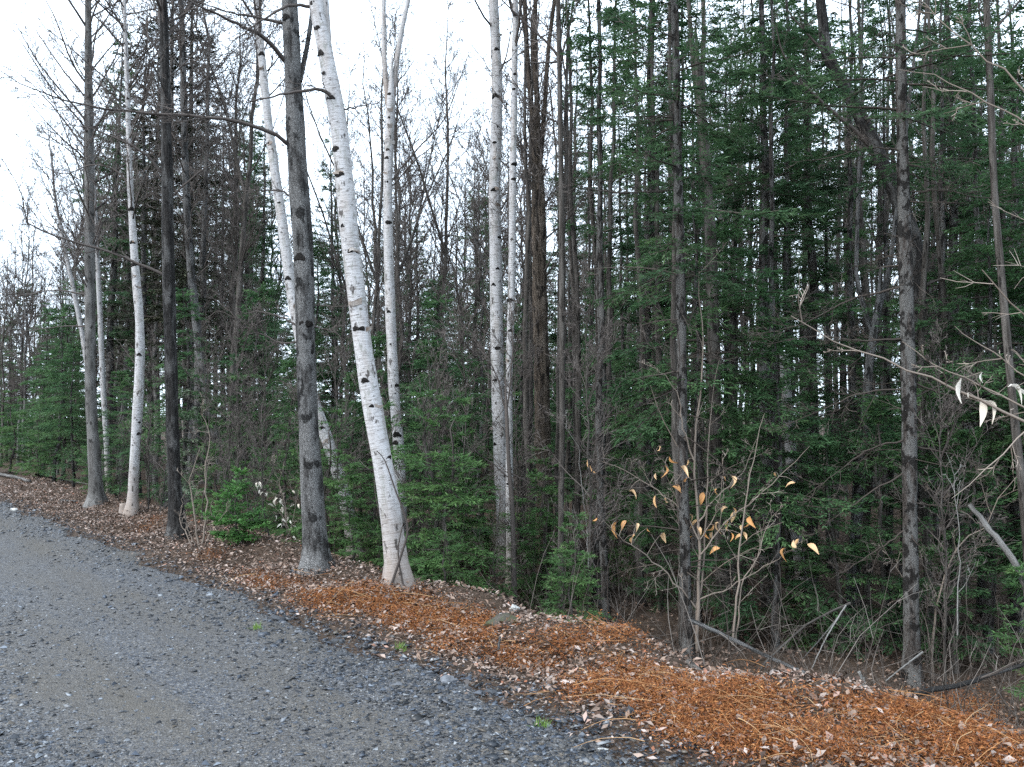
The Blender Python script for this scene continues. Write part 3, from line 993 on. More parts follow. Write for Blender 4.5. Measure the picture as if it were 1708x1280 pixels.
# the vine that climbs the birch's foot
vm = MB()
vp = np.array([at(px, py, G[1] - 0.14) for px, py in [(652, 978), (668, 930), (680, 885), (672, 850), (662, 825), (650, 790), (640, 765), (628, 752)]])
vm.tubes(spline(vp, 22), np.linspace(.012, .004, 22), 6, np.full((1, 3), .2))
vm.tubes(spline(np.array([at(px, py, G[1] - 0.13) for px, py in [(672, 975), (664, 920), (672, 875)]]), 10), np.linspace(.008, .004, 10), 6, np.full((1, 3), .2))
vm.build('vine', M['twig'], root, G, True)
big_tree('birch_tree', 'slender white birch forking high up, behind the big leaning birch', 'forked birch', (672, 885, 19),
         [(667, 780, 18), (658, 660, 18), (651, 520, 17), (648, 400, 16), (647, 300, 15), (651, 190, 15)], 'birch', 6.2, seed=10, Y=11.0,
         scars=[(.28, 0, .045), (.45, .2, .045), (.52, -.2, .03), (.68, .2, .05), (.8, -.3, .03)],
         forks=[([(650, 195), (642, 120), (640, 60), (640, 0)], 10, 4), ([(651, 195), (661, 110), (670, 50), (681, 0)], 10, 4)],
         limbs=[dict(p=[(655, 300), (690, 255), (740, 200), (775, 110), (790, 60)], r=0.0128, dy=.3), dict(p=[(655, 310), (700, 260), (760, 220), (800, 180)], r=0.0104, dy=-.2),
                dict(p=[(648, 190), (655, 165), (668, 150)], r=0.0070, n2=2)])
big_tree('birch_tree', 'straight white birch standing in young firs mid-picture', 'straight birch', (845, 955, 30),
         [(841, 860, 27), (836, 760, 25), (830, 640, 22), (828, 480, 21), (825, 330, 20), (829, 180, 19), (826, 60, 17), (823, 0, 16)], 'birch', 13, crown=(0.5, 36, 1.8), seed=11, sides=16,
         scars=[(.16, .2, .03), (.22, -.4, .035), (.26, .1, .04), (.33, .3, .04), (.4, -.2, .045), (.47, .3, .04), (.505, -.3, .06), (.55, .2, .05), (.62, 0, .04)],
         limbs=[dict(p=[(836, 350), (860, 310), (890, 260), (930, 215), (980, 190)], r=0.0128), dict(p=[(822, 20), (812, 8), (800, -5)], r=0.0104, n2=3), dict(p=[(818, 120), (790, 80), (760, 60)], r=0.0081, n2=5)])
big_tree('birch_tree', 'thin white birch close beside the straight birch', 'companion birch', (852, 930, 14),
         [(850, 800, 13), (849, 660, 12), (853, 500, 12), (855, 350, 12), (857, 200, 11), (860, 0, 9)], 'birch', 11, crown=(0.5, 26, 1.5), seed=12, Y=10.4, scars=[(.3, 0, .03), (.45, .2, .03), (.55, -.2, .03)])
big_tree('maple_sapling', 'slender dark forked sapling leaning across the straight birch', 'dark sapling', (858, 962, 9),
         [(855, 860, 8), (849, 780, 7), (845, 690, 6)], 'twig', 2.0, seed=13, flare=1.1, rough=.01, sides=8, Y=9.6,
         limbs=[dict(p=[(845, 690), (832, 640), (815, 600), (790, 560), (740, 510), (700, 470)], r=0.0093, n2=8), dict(p=[(845, 690), (852, 630), (856, 560), (848, 480), (842, 420)], r=0.0093, n2=8),
                dict(p=[(852, 800), (820, 772), (770, 735), (720, 690), (690, 640), (680, 590)], r=0.0081, n2=8), dict(p=[(853, 790), (880, 805), (905, 825), (930, 850)], r=0.0070, n2=5)])
big_tree('maple_tree', 'shaggy tan-barked trunk dividing into upright stems behind the straight birch', 'shaggy trunk', (912, 935, 30),
         [(909, 850, 27), (905, 700, 26), (902, 560, 25), (899, 400, 24), (897, 300, 21)], 'brown', 6.0, seed=14, Y=11, rough=.06, sides=18,
         forks=[([(897, 310), (888, 200), (880, 100), (875, 0)], 10, 4), ([(897, 310), (896, 180), (892, 90), (893, 0)], 10, 4), ([(898, 300), (908, 190), (914, 90), (925, 0)], 9, 4)], crown=(0.55, 14, 1.2))
big_tree('maple_tree', 'thin dark pole beside the shaggy tan trunk', 'thin dark pole', (935, 985, 11), [(936, 850, 10), (938, 600, 10), (936, 300, 9), (931, 0, 8)], 'pole', 11, crown=(0.42, 30, 1.4), seed=15, Y=9.2, flare=1.15, sides=10)
# --- the right-hand wood
big_tree('spruce_tree', 'dark spruce with lichen-ringed trunk rising behind the orange-leaved sapling', 'ringed spruce', (1146, 1096, 19),
         [(1143, 930, 18), (1139, 780, 17), (1136, 500, 16), (1131, 300, 15), (1127, 80, 13), (1125, 0, 12)], 'spruce', 8.0, seed=16, dead=(0.0, 3.2, 44, 0.9), rough=.04,
         needles=dict(z0=2.9, nb=70, L=1.35, leaf='fir', sl=.07, sw=.012, per_m=13, ns=8))
big_tree('maple_tree', 'grey-brown trunk forking high in the spruces beside the ringed spruce', 'forked grey trunk', (1208, 1060, 24),
         [(1202, 900, 21), (1192, 660, 20), (1187, 440, 19), (1180, 320, 17), (1172, 220, 17)], 'pole', 5.8, seed=17, Y=9.2,
         forks=[([(1171, 225), (1158, 120), (1152, 50), (1148, 0)], 10, 4), ([(1173, 225), (1172, 120), (1174, 50), (1173, 0)], 10, 4)],
         limbs=[dict(p=[(1180, 365), (1155, 330), (1120, 318), (1060, 322), (1000, 318), (950, 305)], r=0.0165, dy=-.4)])
big_tree('dead_birch', 'broken white snag, snapped off short in the dark spruces', 'broken snag', (1340, 1035, 19), [(1332, 930, 18), (1320, 780, 18), (1314, 680, 18), (1308, 590, 15)], 'birch_dirty', 1.0, cat='snag', seed=18, Y=11, rough=.05,
         limbs=[dict(p=[(1312, 690), (1328, 665), (1350, 640)], r=0.0225, n2=0, m='deadwood'), dict(p=[(1314, 690), (1305, 685), (1296, 690)], r=0.0150, n2=0, m='deadwood')])
big_tree('hemlock_tree', 'massive dark crooked trunk bending away behind the lichened spruce', 'crooked dark trunk', (1496, 1100, 27),
         [(1510, 1000, 25), (1520, 800, 24), (1527, 600, 24), (1533, 480, 24), (1526, 405, 25), (1499, 335, 25), (1474, 280, 24), (1450, 225, 23), (1412, 150, 20), (1380, 90, 18), (1368, 0, 16)], 'black', 11, crown=(0.6, 26, 1.8), seed=19, Y=9.6, rough=.04, sides=16,
         limbs=[dict(p=[(1447, 240), (1400, 195), (1350, 150), (1310, 95), (1292, 40)], r=0.0300, dy=-.3), dict(p=[(1376, 90), (1345, 55), (1310, 15)], r=0.0210), dict(p=[(1536, 480), (1580, 462), (1650, 455), (1720, 470)], r=.018, dy=.3, n2=8)])
big_tree('spruce_tree', 'lichened grey and black spruce trunk with bare drooping boughs by the bracken bank', 'lichened spruce', (1522, 1140, 27),
         [(1519, 1000, 25), (1518, 850, 24), (1515, 640, 24), (1511, 450, 22), (1505, 250, 19), (1502, 0, 16)], 'spruce', 8.5, seed=20, dead=(0.1, 4.2, 30, 1.0), rough=.03, flare=1.15,
         needles=dict(z0=3.8, nb=60, L=1.4, leaf='fir', sl=.07, sw=.013, per_m=12, ns=7),
         limbs=[dict(p=[(1506, 790), (1470, 810), (1430, 835), (1385, 870), (1340, 905)], r=0.0090, n2=9, m='dead_twig'), dict(p=[(1506, 735), (1450, 750), (1400, 785), (1340, 830)], r=0.0090, n2=9, m='dead_twig'),
                dict(p=[(1505, 650), (1440, 655), (1380, 680), (1290, 720)], r=0.0090, n2=9, m='dead_twig'), dict(p=[(1506, 565), (1440, 568), (1360, 560), (1280, 575)], r=0.0097, n2=9, m='dead_twig'),
                dict(p=[(1508, 885), (1460, 920), (1420, 945), (1380, 970)], r=0.0083, n2=8, m='dead_twig'), dict(p=[(1528, 745), (1580, 755), (1640, 775), (1700, 780)], r=0.0090, n2=8, m='dead_twig'),
                dict(p=[(1528, 640), (1580, 660), (1650, 690), (1708, 720)], r=0.0090, n2=8, m='dead_twig'), dict(p=[(1528, 840), (1600, 845), (1680, 845)], r=0.0075, n2=8, m='dead_twig'),
                dict(p=[(1500, 480), (1420, 500), (1340, 540), (1260, 560)], r=0.0105, n2=10, m='dead_twig'), dict(p=[(1500, 250), (1440, 248), (1380, 265), (1320, 270)], r=0.0090, n2=10, m='dead_twig'),
                dict(p=[(1518, 320), (1580, 318), (1640, 330), (1700, 325)], r=0.0090, n2=10, m='dead_twig')])
big_tree('ash_tree', 'thin straight grey trunk in front of the feathery hemlock boughs', 'thin grey trunk', (1722, 1010, 14), [(1708, 850, 13), (1692, 700, 13), (1672, 480, 12), (1659, 330, 11), (1652, 150, 11), (1645, 0, 10)], 'pole', 11, crown=(0.5, 26, 1.4), seed=30, Y=7.6, flare=1.15, sides=10)
big_tree('maple_tree', 'dark twisting trunk forking low, midway between broken snag and lichened spruce', 'twisting dark trunk', (1418, 1090, 17),
         [(1420, 960, 15), (1432, 850, 15), (1442, 720, 15), (1450, 610, 14), (1458, 550, 13)], 'dark', 3.2, seed=31, Y=9.4,
         forks=[([(1456, 560), (1440, 510), (1428, 460), (1430, 380)], 9, 4), ([(1458, 555), (1470, 500), (1485, 440), (1492, 380)], 10, 4)])

# ------------------------------------------------------------------ conifers that fill the wood (picture column, distance, kind, height)
HAND = [
    # px, Y, proto, H, name, label
    (18, 22.5, 'fir_a', 2.3, 'fir_tree', 'dense young fir at the very end of the road verge'),
    (66, 20.5, 'fir_a', 1.7, 'fir_tree', 'second small fir along from the verge end, beside the fallen branches'),
    (125, 19.5, 'hemlock_b', 3.4, 'hemlock_tree', 'feathery hemlock with wide level boughs behind the fallen branches'),
    (92, 23.0, 'hemlock_b', 4.6, 'hemlock_tree', 'taller hemlock showing past the feathery one by the fallen branches'),
    (196, 17.0, 'fir_c', 2.6, 'fir_tree', 'young fir between the mossy grey trunk and the crooked birch'),
    (250, 16.0, 'fir_c', 3.0, 'fir_tree', 'young fir between the crooked birch and the blotched black trunk'),
    (205, 23.0, 'spruce_c', 12.0, 'spruce_tree', 'tall brownish spruce rising behind the crooked birch'),
    (285, 17.5, 'spruce_c', 12.5, 'spruce_tree', 'ragged brownish spruce close behind the blotched black trunk'),
    (338, 26.0, 'spruce_c', 13.5, 'spruce_tree', 'brownish spruce top showing between blotched black and slanting dark trunks'),
    (230, 19.5, 'spruce_c', 11.0, 'spruce_tree', 'ragged brownish spruce directly behind the crooked birch'),
    (318, 20.0, 'spruce_c', 14.0, 'spruce_tree', 'tall broad brownish spruce towering behind the blotched black trunk'),
    (255, 24.0, 'spruce_c', 13.5, 'spruce_tree', 'tall brownish spruce showing between crooked birch and blotched black trunk'),
    (150, 27.0, 'spruce_c', 9.5, 'spruce_tree', 'brownish spruce behind the mossy grey trunk'),
    (372, 24.0, 'spruce_c', 11.0, 'spruce_tree', 'brownish spruce peering over the slanting dark trunk'),
    (330, 13.6, 'pale_a', 2.0, 'fir_tree', 'pale grey-green young fir between blotched black and slanting dark trunks'),
    (300, 14.5, 'hemlock_b', 3.8, 'hemlock_tree', 'hemlock sapling behind the blotched black trunk'),
    (415, 10.2, 'seedling', 0.8, 'fir_tree', 'tiny bright green fir at the edge of the leaf litter'),
    (430, 15.0, 'hemlock_b', 4.2, 'hemlock_tree', 'dark green hemlock filling the gap above the tiny bright fir'),
    (465, 13.0, 'fir_c', 2.8, 'fir_tree', 'young fir behind the pale-leaved shrub'),
    (440, 22.0, 'spruce_b', 10.0, 'spruce_tree', 'dark spruce standing behind the thick dark trunk, roadward side'),
    (560, 22.0, 'spruce_b', 9.4, 'spruce_tree', 'dark spruce showing between thick dark trunk and big leaning birch'),
    (570, 12.4, 'fir_c', 2.6, 'fir_tree', 'young fir around the foot of the far-leaning birch'),
    (625, 19.0, 'hemlock_a', 6.0, 'hemlock_tree', 'pointed hemlock showing between the two leaning and forked birches'),
    (592, 9.8, 'fir_b', 1.1, 'fir_tree', 'low fir seedling behind the mossy boulder'),
    (712, 9.2, 'fir_a', 2.3, 'fir_tree', 'bright young fir hard behind the big leaning birch'),
    (758, 9.0, 'fir_a', 2.3, 'fir_tree', 'bright young fir with layered boughs mid-picture before the straight birch'),
    (775, 11.6, 'fir_b', 1.9, 'fir_tree', 'bushy young fir close by the straight birch'),
    (728, 12.5, 'hemlock_b', 3.8, 'hemlock_tree', 'hemlock sapling behind the bright young firs'),
    (790, 25.0, 'hemlock_a', 8.6, 'hemlock_tree', 'dark pointed hemlock far back, roadward of the straight birch'),
    (700, 27.0, 'spruce_b', 8.8, 'spruce_tree', 'dark spruce far back beyond the forked birch'),
    (912, 9.8, 'fir_b', 1.5, 'fir_tree', 'small fir at the foot of the shaggy trunk'),
    (960, 8.0, 'fir_a', 1.3, 'fir_tree', 'young fir on the bank between thin dark pole and bracken'),
    (870, 13.5, 'hemlock_b', 3.9, 'hemlock_tree', 'hemlock sapling behind the straight and companion birches'),
    (945, 24.0, 'spruce_b', 12.8, 'spruce_tree', 'narrow spire-topped spruce standing alone against the sky'),
    (1012, 27.0, 'spruce_c', 7.6, 'spruce_tree', 'short brownish dying spruce in the sky gap'),
    (1000, 15.0, 'hemlock_b', 4.6, 'hemlock_tree', 'hemlock sapling in the gap past the thin dark pole'),
    (1066, 12.5, 'spruce_b', 12.0, 'spruce_tree', 'slim dark spruce just roadward of the ringed spruce'),
    (1075, 13.5, 'hemlock_a', 5.2, 'hemlock_tree', 'hemlock with drooping boughs behind the ringed spruce'),
    (1235, 11.5, 'hemlock_a', 6.4, 'hemlock_tree', 'bright-boughed hemlock right behind the forked grey trunk'),
    (1275, 10.5, 'spruce_a', 10.0, 'spruce_tree', 'full green spruce between forked grey trunk and broken snag'),
    (1350, 12.5, 'spruce_a', 10.5, 'spruce_tree', 'full green spruce rising behind the broken snag'),
    (1335, 9.2, 'fir_a', 1.5, 'fir_tree', 'small shaded fir on the floor below the broken snag'),
    (1590, 12.0, 'spruce_a', 10.5, 'spruce_tree', 'full spruce behind and past the lichened spruce'),
    (1690, 10.0, 'hemlock_a', 6.8, 'hemlock_tree', 'feathery hemlock with light green boughs behind the thin grey trunk'),
    (1735, 6.9, 'fir_b', 1.25, 'fir_tree', 'bright fir sapling poking in at the frame edge above the bracken'),
    (1760, 8.8, 'hemlock_a', 7.2, 'hemlock_tree', 'light green hemlock boughs hanging in at the top frame corner'),
    (553, 10.4, 'fir_a', 1.9, 'fir_tree', 'young fir tucked between thick dark trunk and far-leaning birch'),
    (640, 10.2, 'fir_a', 2.2, 'fir_tree', 'young fir right behind the big leaning birch, beside the forked birch'),
    (690, 11.4, 'fir_c', 3.0, 'fir_tree', 'taller young fir behind the forked birch foot'),
    (815, 12.6, 'fir_a', 2.4, 'fir_tree', 'young fir just behind the straight birch'),
    (905, 10.2, 'fir_a', 1.9, 'fir_tree', 'young fir spreading before the shaggy trunk'),
    (742, 8.4, 'fir_b', 0.9, 'fir_tree', 'low bushy fir on the bank below the layered young fir'),
    (928, 8.2, 'fir_b', 0.9, 'fir_tree', 'knee-high fir at the foot of the thin dark pole'),
    (478, 11.6, 'fir_a', 1.9, 'fir_tree', 'young fir behind the papery-leaved beech shrub'),
    (600, 12.6, 'fir_c', 3.2, 'fir_tree', 'young fir filling the gap above the mossy boulder'),
    (370, 12.8, 'fir_a', 1.8, 'fir_tree', 'young fir behind the slanting dark trunk'),
    (160, 16.6, 'fir_b', 1.2, 'fir_tree', 'low bright fir right at the foot of the mossy grey trunk'),
    (1020, 10.8, 'fir_a', 1.8, 'fir_tree', 'young fir on the shaded floor past the thin dark pole'),
    (1160, 9.2, 'hemlock_d', 5.0, 'hemlock_tree', 'hemlock whose bright level boughs hang above the orange-leaved sapling'),
    (1432, 9.9, 'hemlock_d', 4.6, 'hemlock_tree', 'bough-fringed hemlock behind the twisting dark trunk'),
    (1640, 9.2, 'hemlock_d', 5.0, 'hemlock_tree', 'bough-fringed hemlock between lichened spruce and thin grey trunk'),
    (1400, 8.6, 'fir_c', 2.2, 'fir_tree', 'shaded fir just past the broken snag, low boughs drooping'),
    (1470, 8.8, 'fir_c', 2.6, 'fir_tree', 'shaded fir between the twisting trunk and the lichened spruce'),
    (1585, 8.4, 'fir_c', 2.4, 'fir_tree', 'shaded fir directly past the lichened spruce'),
    (1225, 9.0, 'fir_c', 2.0, 'fir_tree', 'shaded fir low behind the pair of thin pale stems'),
    (1100, 9.8, 'fir_c', 2.2, 'fir_tree', 'shaded fir low behind the ringed spruce'),
    (1290, 8.6, 'hemlock_b', 3.4, 'hemlock_tree', 'bright hemlock sapling beside the orange-leaved beech'),
]
for k, (px, Y, key, H, nm, lab) in enumerate(HAND):
    g = gat(px, Y)
    place(key, nm, g, H, (k * 2.1) % 6.28, lab, 'tree')

# ------------------------------------------------------------------ background trees, scattered by distance
LAND.sort()
arng = np.random.default_rng(77)
taken = [gat(h[0], h[1])[:2] for h in HAND]
AUTO = []


def scatter(n, px0, px1, Y0, Y1, gap, choose, tries=60):
    made = 0
    for _ in range(n * tries):
        if made >= n:
            break
        px, Y = arng.uniform(px0, px1), Y0 + (Y1 - Y0) * arng.uniform() ** 0.8
        g = gat(px, Y)
        if st(g[0], g[1])[0] < 5.6:
            continue
        if any((g[0] - q[0]) ** 2 + (g[1] - q[1]) ** 2 < gap * gap for q in taken):
            continue
        taken.append(g[:2])
        AUTO.append((px, Y, g, *choose(px, Y)))
        made += 1


def bare(px, Y):
    key = ['pole_a', 'pole_b', 'pole_c', 'pole_e', 'pole_f', 'pole_d'][arng.integers(0, 6)]
    if Y > 20 and arng.uniform() < .7:
        key = ['haze_a', 'haze_b'][arng.integers(0, 2)]
    return key, arng.uniform(9, 14), 'bare_tree'


def thin(px, Y):
    key = ['pole_a', 'pole_b', 'pole_d', 'pole_b'][arng.integers(0, 4)] if Y < 19 else ['haze_a', 'haze_b'][arng.integers(0, 2)]
    return key, arng.uniform(8, 13) + (1.5 if Y > 26 else 0), 'bare_tree'


def spruce(px, Y):
    return ['spruce_a', 'spruce_b', 'spruce_b'][arng.integers(0, 3)], min(arng.uniform(8.5, 10) + 0.12 * Y, 14), 'spruce_tree'


def lowcon(px, Y):
    top = 1.6 + 0.8 + (690 - arng.uniform(400, 560)) / F * Y
    return ['hemlock_a', 'spruce_b', 'hemlock_a', 'hemlock_b'][arng.integers(0, 4)], top, 'hemlock_tree'


def shade(px, Y):
    return ['hemlock_a', 'hemlock_b'][arng.integers(0, 2)], arng.uniform(3.5, 6.0), 'hemlock_tree'


def left_small(px, Y):
    if arng.uniform() < 0.5:
        return ['haze_a', 'haze_b'][arng.integers(0, 2)], arng.uniform(6.5, 10.5), 'bare_tree'
    return ['hemlock_a', 'spruce_b'][arng.integers(0, 2)], arng.uniform(4.5, 8), 'hemlock_tree'


def slim_bare(px, Y):
    return 'pole_h', arng.uniform(8, 11), 'bare_pole'


def slim(px, Y):
    return 'pole_g', arng.uniform(8, 10.5), 'dead_spruce'


scatter(46, 960, 1720, 8.6, 20, 0.55, slim)
scatter(44, 860, 1700, 8.4, 17, 0.5, slim_bare)
scatter(40, -80, 140, 24, 46, 0.9, left_small)
scatter(28, 90, 430, 16, 40, 0.9, bare)
scatter(10, 120, 420, 20, 38, 1.2, spruce)
scatter(12, 120, 470, 14, 30, 1.2, shade)
scatter(46, 400, 1060, 12, 44, 0.9, thin)
scatter(26, 430, 1060, 15, 38, 1.2, lowcon)
scatter(30, 940, 1720, 12.5, 32, 0.9, bare)
scatter(15, 1060, 1740, 14, 30, 1.3, spruce)
scatter(9, 1000, 1740, 13, 28, 1.3, shade)
scatter(9, 1745, 2500, 8.5, 26, 1.5, spruce)
scatter(9, 1745, 2500, 8.0, 22, 1.4, shade)
scatter(8, 1745, 2500, 8.0, 20, 1.2, slim)

ORD = ['first', 'second', 'third', 'fourth', 'fifth', 'sixth', 'seventh', 'eighth', 'ninth', 'tenth', 'eleventh', 'twelfth', 'thirteenth', 'fourteenth', 'fifteenth', 'sixteenth', 'seventeenth', 'eighteenth', 'nineteenth', 'twentieth',
       'twenty-first', 'twenty-second', 'twenty-third', 'twenty-fourth', 'twenty-fifth', 'twenty-sixth', 'twenty-seventh', 'twenty-eighth']
WORD = {'bare_pole': 'bare pole', 'dead_spruce': 'slim trunk', 'bare_tree': 'bare tree', 'spruce_tree': 'tall spruce', 'hemlock_tree': 'low conifer'}
lands = [l for l in LAND if l[1] in ('mossy grey trunk', 'crooked birch', 'slanting dark trunk', 'thick dark trunk', 'big leaning birch', 'straight birch', 'thin dark pole', 'ringed spruce', 'forked grey trunk', 'broken snag', 'lichened spruce', 'thin grey trunk')]
bins = {}
for a in AUTO:
    i = sum(1 for l in lands if l[0] < a[0])
    bins.setdefault((a[5], i), []).append(a)
for (nm, i), lst in bins.items():
    lst.sort(key=lambda a: a[0])
    for j, (px, Y, g, key, H, _) in enumerate(lst):
        if i == 0:
            where = 'before the %s' % lands[0][1]
        elif i == len(lands):
            where = 'past the %s' % lands[-1][1]
        else:
            where = 'between %s and %s' % (lands[i - 1][1], lands[i][1])
        lab = '%s %s from the road end, behind, %s' % (ORD[j], WORD[nm], where)
        place(key, nm, g, H, arng.uniform(0, 6.28), lab, 'tree', 'trees standing back in the wood')

# beyond: a wood that reads as one mass
far_t, far_l = MB(), MB()
frng = np.random.default_rng(5)
for k in range(300):
    px, Y = frng.uniform(-250, 2300), frng.uniform(32, 80)
    if px < 60:
        Y = frng.uniform(44, 95)
    g = gat(px, Y)
    low = k % 2 == 0
    lo = 430 < px < 1060 or px < 120
    H = frng.uniform(2.2, 4.6 if lo else 8.5) if low else ((2.2 + (690 - frng.uniform(430, 600)) / F * Y) if lo else frng.uniform(9, 14))
    P = straight_path(frng, H, 6, 0.05) + g
    far_t.tubes(P, trunk_radius(H, 0.03 if low else 0.09, P - g), 5)
    if low or frng.uniform() < 0.6:
        needle_crown(frng, P, g[2] + H * (0.03 if low else 0.2), 20 if low else 30, frng.uniform(1.2, 1.9), far_t, far_l, sl=.36, sw=.12, per_m=2.2, ns=2, fine=False)
    else:
        bare_crown(frng, P, H, 0.25, 24, 2.0, far_t, n2=4, n3=0)
tag(far_t.build('distant_wood', M['twig']), 'far trunks and bare twigs of the deep wood', 'wood', kind='stuff')
tag(far_l.build('distant_foliage', M['fir']), 'far dark conifer greenery closing off the deep wood', 'foliage', kind='stuff')

# ------------------------------------------------------------------ beech saplings with their clinging leaves
def leaf_mesh(seed, curl):
    r = np.random.default_rng(seed)
    V, n = [], 7
    for i in range(n):
        u = i / (n - 1)
        w = 0.22 * math.sin(math.pi * u ** 0.85) * (1 - 0.25 * u) + 0.004
        zc = -curl * (u - 0.3) ** 2 * 1.2
        for sgn in (-1, 0, 1):
            V.append((sgn * w, u, zc + abs(sgn) * w * (0.35 + 0.4 * curl) + r.normal(0, 0.012)))
    q = []
    for i in range(n - 1):
        for s in (0, 1):
            a = i * 3 + s
            q.append((a, a + 1, a + 4, a + 3))
    mb = MB()
    V = np.array(V)
    mb.add(V, q, None, np.array([r.uniform(), .8, .5]))
    return mb


LEAFS = {}
for kind, mt in (('o', 'beech'), ('w', 'beech_white')):
    LEAFS[kind] = []
    for s in range(5):
        o = leaf_mesh(60 + s, 0.2 + 0.25 * s).build('leaf', M[mt], None, None, True)
        for k in range(1):
            LEAFS[kind].append(o.data)
        bpy.data.objects.remove(o)


def leaf(root, G, p, size, yaw, pitch, roll, kind='o', k=0):
    o = link('leaf', LEAFS[kind][k % 5], root)
    o.location = [float(c) for c in (p - G)]
    o.rotation_euler = (pitch, roll, yaw)
    o.scale = (size, size, size)
    return o


def stems(root, G, Y0, paths, mat, r=None, n2=5, n3=3, tw=None):
    r = r or rng
    out = []
    for (pts, r0, dy) in paths:
        out.append(limb(root, G, Y0, pts, r0, mat, 'stem', r, dy, n2, n3, 0.3, tw, 6, 0.008))
    return np.concatenate(out)


Gs = gpix(1163, 1097)
root = thing('beech_sapling', Gs, 'slender bare beech sapling hung with curled orange leaves', 'sapling')
tw = MB()
br = np.random.default_rng(8)
SP = stems(root, Gs, Gs[1], [
    ([(1163, 1100), (1166, 924), (1158, 749), (1171, 630), (1169, 537), (1166, 450)], .019, 0.1),
    ([(1162, 1040), (1175, 930), (1180, 800), (1184, 690), (1200, 600)], .013, .2),
    ([(1159, 770), (1138, 707), (1127, 650), (1091, 610)], .009, -.2),
    ([(1169, 925), (1220, 862), (1261, 831), (1300, 795), (1350, 745)], .009, -.3),
    ([(1163, 1017), (1112, 955), (1060, 914), (1024, 888), (1000, 860)], .010, -.3),
    ([(1165, 900), (1138, 852), (1090, 815), (1050, 790), (1019, 774), (985, 770)], .008, .2),
    ([(1166, 870), (1200, 825), (1240, 785), (1272, 702)], .008, .3),
    ([(1167, 1000), (1225, 975), (1275, 945), (1310, 925), (1345, 900)], .008, -.2),
    ([(1160, 800), (1125, 790), (1105, 770), (1090, 748)], .006, -.1),
    ([(1168, 900), (1195, 850), (1205, 800), (1212, 755)], .006, -.1)], 'twig_red', br, 5, 3, tw)
LC = [(115, 180, 30), (570, 38, 14), (675, 125, 18), (640, 190, 20), (755, 185, 20), (800, 135, 12), (585, 240, 12), (770, 265, 16), (715, 320, 22), (420, 360, 18), (565, 415, 22), (655, 415, 18), (915, 390, 24), (975, 335, 12),
      (1090, 265, 24), (1360, 210, 10), (1475, 275, 18), (255, 580, 28), (340, 565, 18), (435, 575, 14), (365, 655, 28), (595, 650, 22), (485, 595, 8), (785, 535, 24), (835, 525, 14), (855, 580, 22), (880, 615, 18), (920, 655, 18),
      (960, 600, 16), (1000, 590, 20), (1065, 580, 20), (970, 650, 14), (820, 685, 16), (990, 755, 20), (1055, 470, 18), (1105, 460, 12), (1140, 520, 22), (1185, 540, 24), (1220, 570, 18), (1165, 590, 12), (1135, 660, 20),
      (1190, 650, 14), (1095, 650, 14), (1430, 755, 22), (1500, 700, 20), (1548, 685, 14), (1610, 710, 26), (130, 525, 9), (1050, 240, 10)]
for k, (cx, cy, sz) in enumerate(LC):
    px, py = 960 + cx / 4.27, 740 + cy / 4.27
    p = at(px, py, Gs[1])
    j = np.argmin(((SP[:, [0, 2]] - p[[0, 2]]) ** 2).sum(1))
    q = SP[j]
    p[1] = q[1] + br.uniform(-.08, .08)
    size = sz * 0.98 * Gs[1] / F
    hang = br.uniform(-2.2, -0.3)
    yaw = br.uniform(0, 6.28)
    d = np.array([-math.sin(yaw) * math.cos(hang), math.cos(yaw) * math.cos(hang), math.sin(hang)])
    leaf(root, Gs, p - d * size * 0.45, size, yaw, hang, br.uniform(-.8, .8), 'o', k)
    e = p - d * size * 0.45
    m = (q + e) / 2 + np.array([0, 0, .02])
    tw.tubes(spline(np.array([q, m, e]), 6), np.linspace(.003, .0015, 6), 4, np.full((1, 3), .5))
tag(tw.build('twigs', M['twig_red'], root, Gs), kind='stuff')

Yb = 3.9
Gb = gat(1960, 4.4)
root = thing('beech_sapling', Gb, 'beech sapling outside the frame edge whose twigs carry bleached white leaves', 'sapling')
tw = MB()
SP = stems(root, Gb, Yb, [
    ([(1960, 1330), (1950, 900), (1930, 500), (1915, 100), (1880, -250)], .017, .4),
    ([(1945, 780), (1840, 745), (1708, 702), (1617, 660), (1516, 617), (1421, 584), (1319, 527)], .010, .3),
    ([(1945, 760), (1830, 715), (1708, 676), (1595, 629), (1505, 570)], .008, .3),
    ([(1940, 720), (1830, 690), (1708, 623), (1646, 584), (1592, 544)], .007, .2),
    ([(1930, 330), (1820, 265), (1708, 206), (1617, 157), (1561, 124), (1497, 116)], .008, .2),
    ([(1930, 300), (1800, 215), (1708, 154), (1640, 97), (1572, 34), (1520, -10)], .008, .2)], 'twig_red', br, 6, 3, tw)
for k, (px, py, sz, tilt) in enumerate([(1601, 652, 42, 0.05), (1636, 630, 18, 0.1), (1639, 687, 45, -.1), (1656, 680, 38, -.75), (1697, 648, 34, -1.2), (1615, 659, 9, 0), (1706, 655, 30, -1.0)]):
    p = at(px, py, Yb + .15)
    size = sz * Yb / F * 1.05
    d = np.array([-math.sin(tilt), 0.1, -math.cos(tilt)])
    st0 = p - unit(d) * size * .5
    o = link('leaf', LEAFS['w'][k % 5], root)
    o.location = [float(c) for c in (st0 - Gb)]
    ex = Vector((float(d[0]), float(d[1]), float(d[2])))
    o.rotation_mode = 'QUATERNION'
    o.rotation_quaternion = ex.to_track_quat('Y', 'Z')
    o.scale = (size * .7, size, size)
    q = SP[np.argmin(((SP - st0) ** 2).sum(1))]
    tw.tubes(spline(np.array([q, (q + st0) / 2, st0]), 5), np.full(5, .0014), 4, np.full((1, 3), .6))
tag(tw.build('twigs', M['twig_red'], root, Gb), kind='stuff')

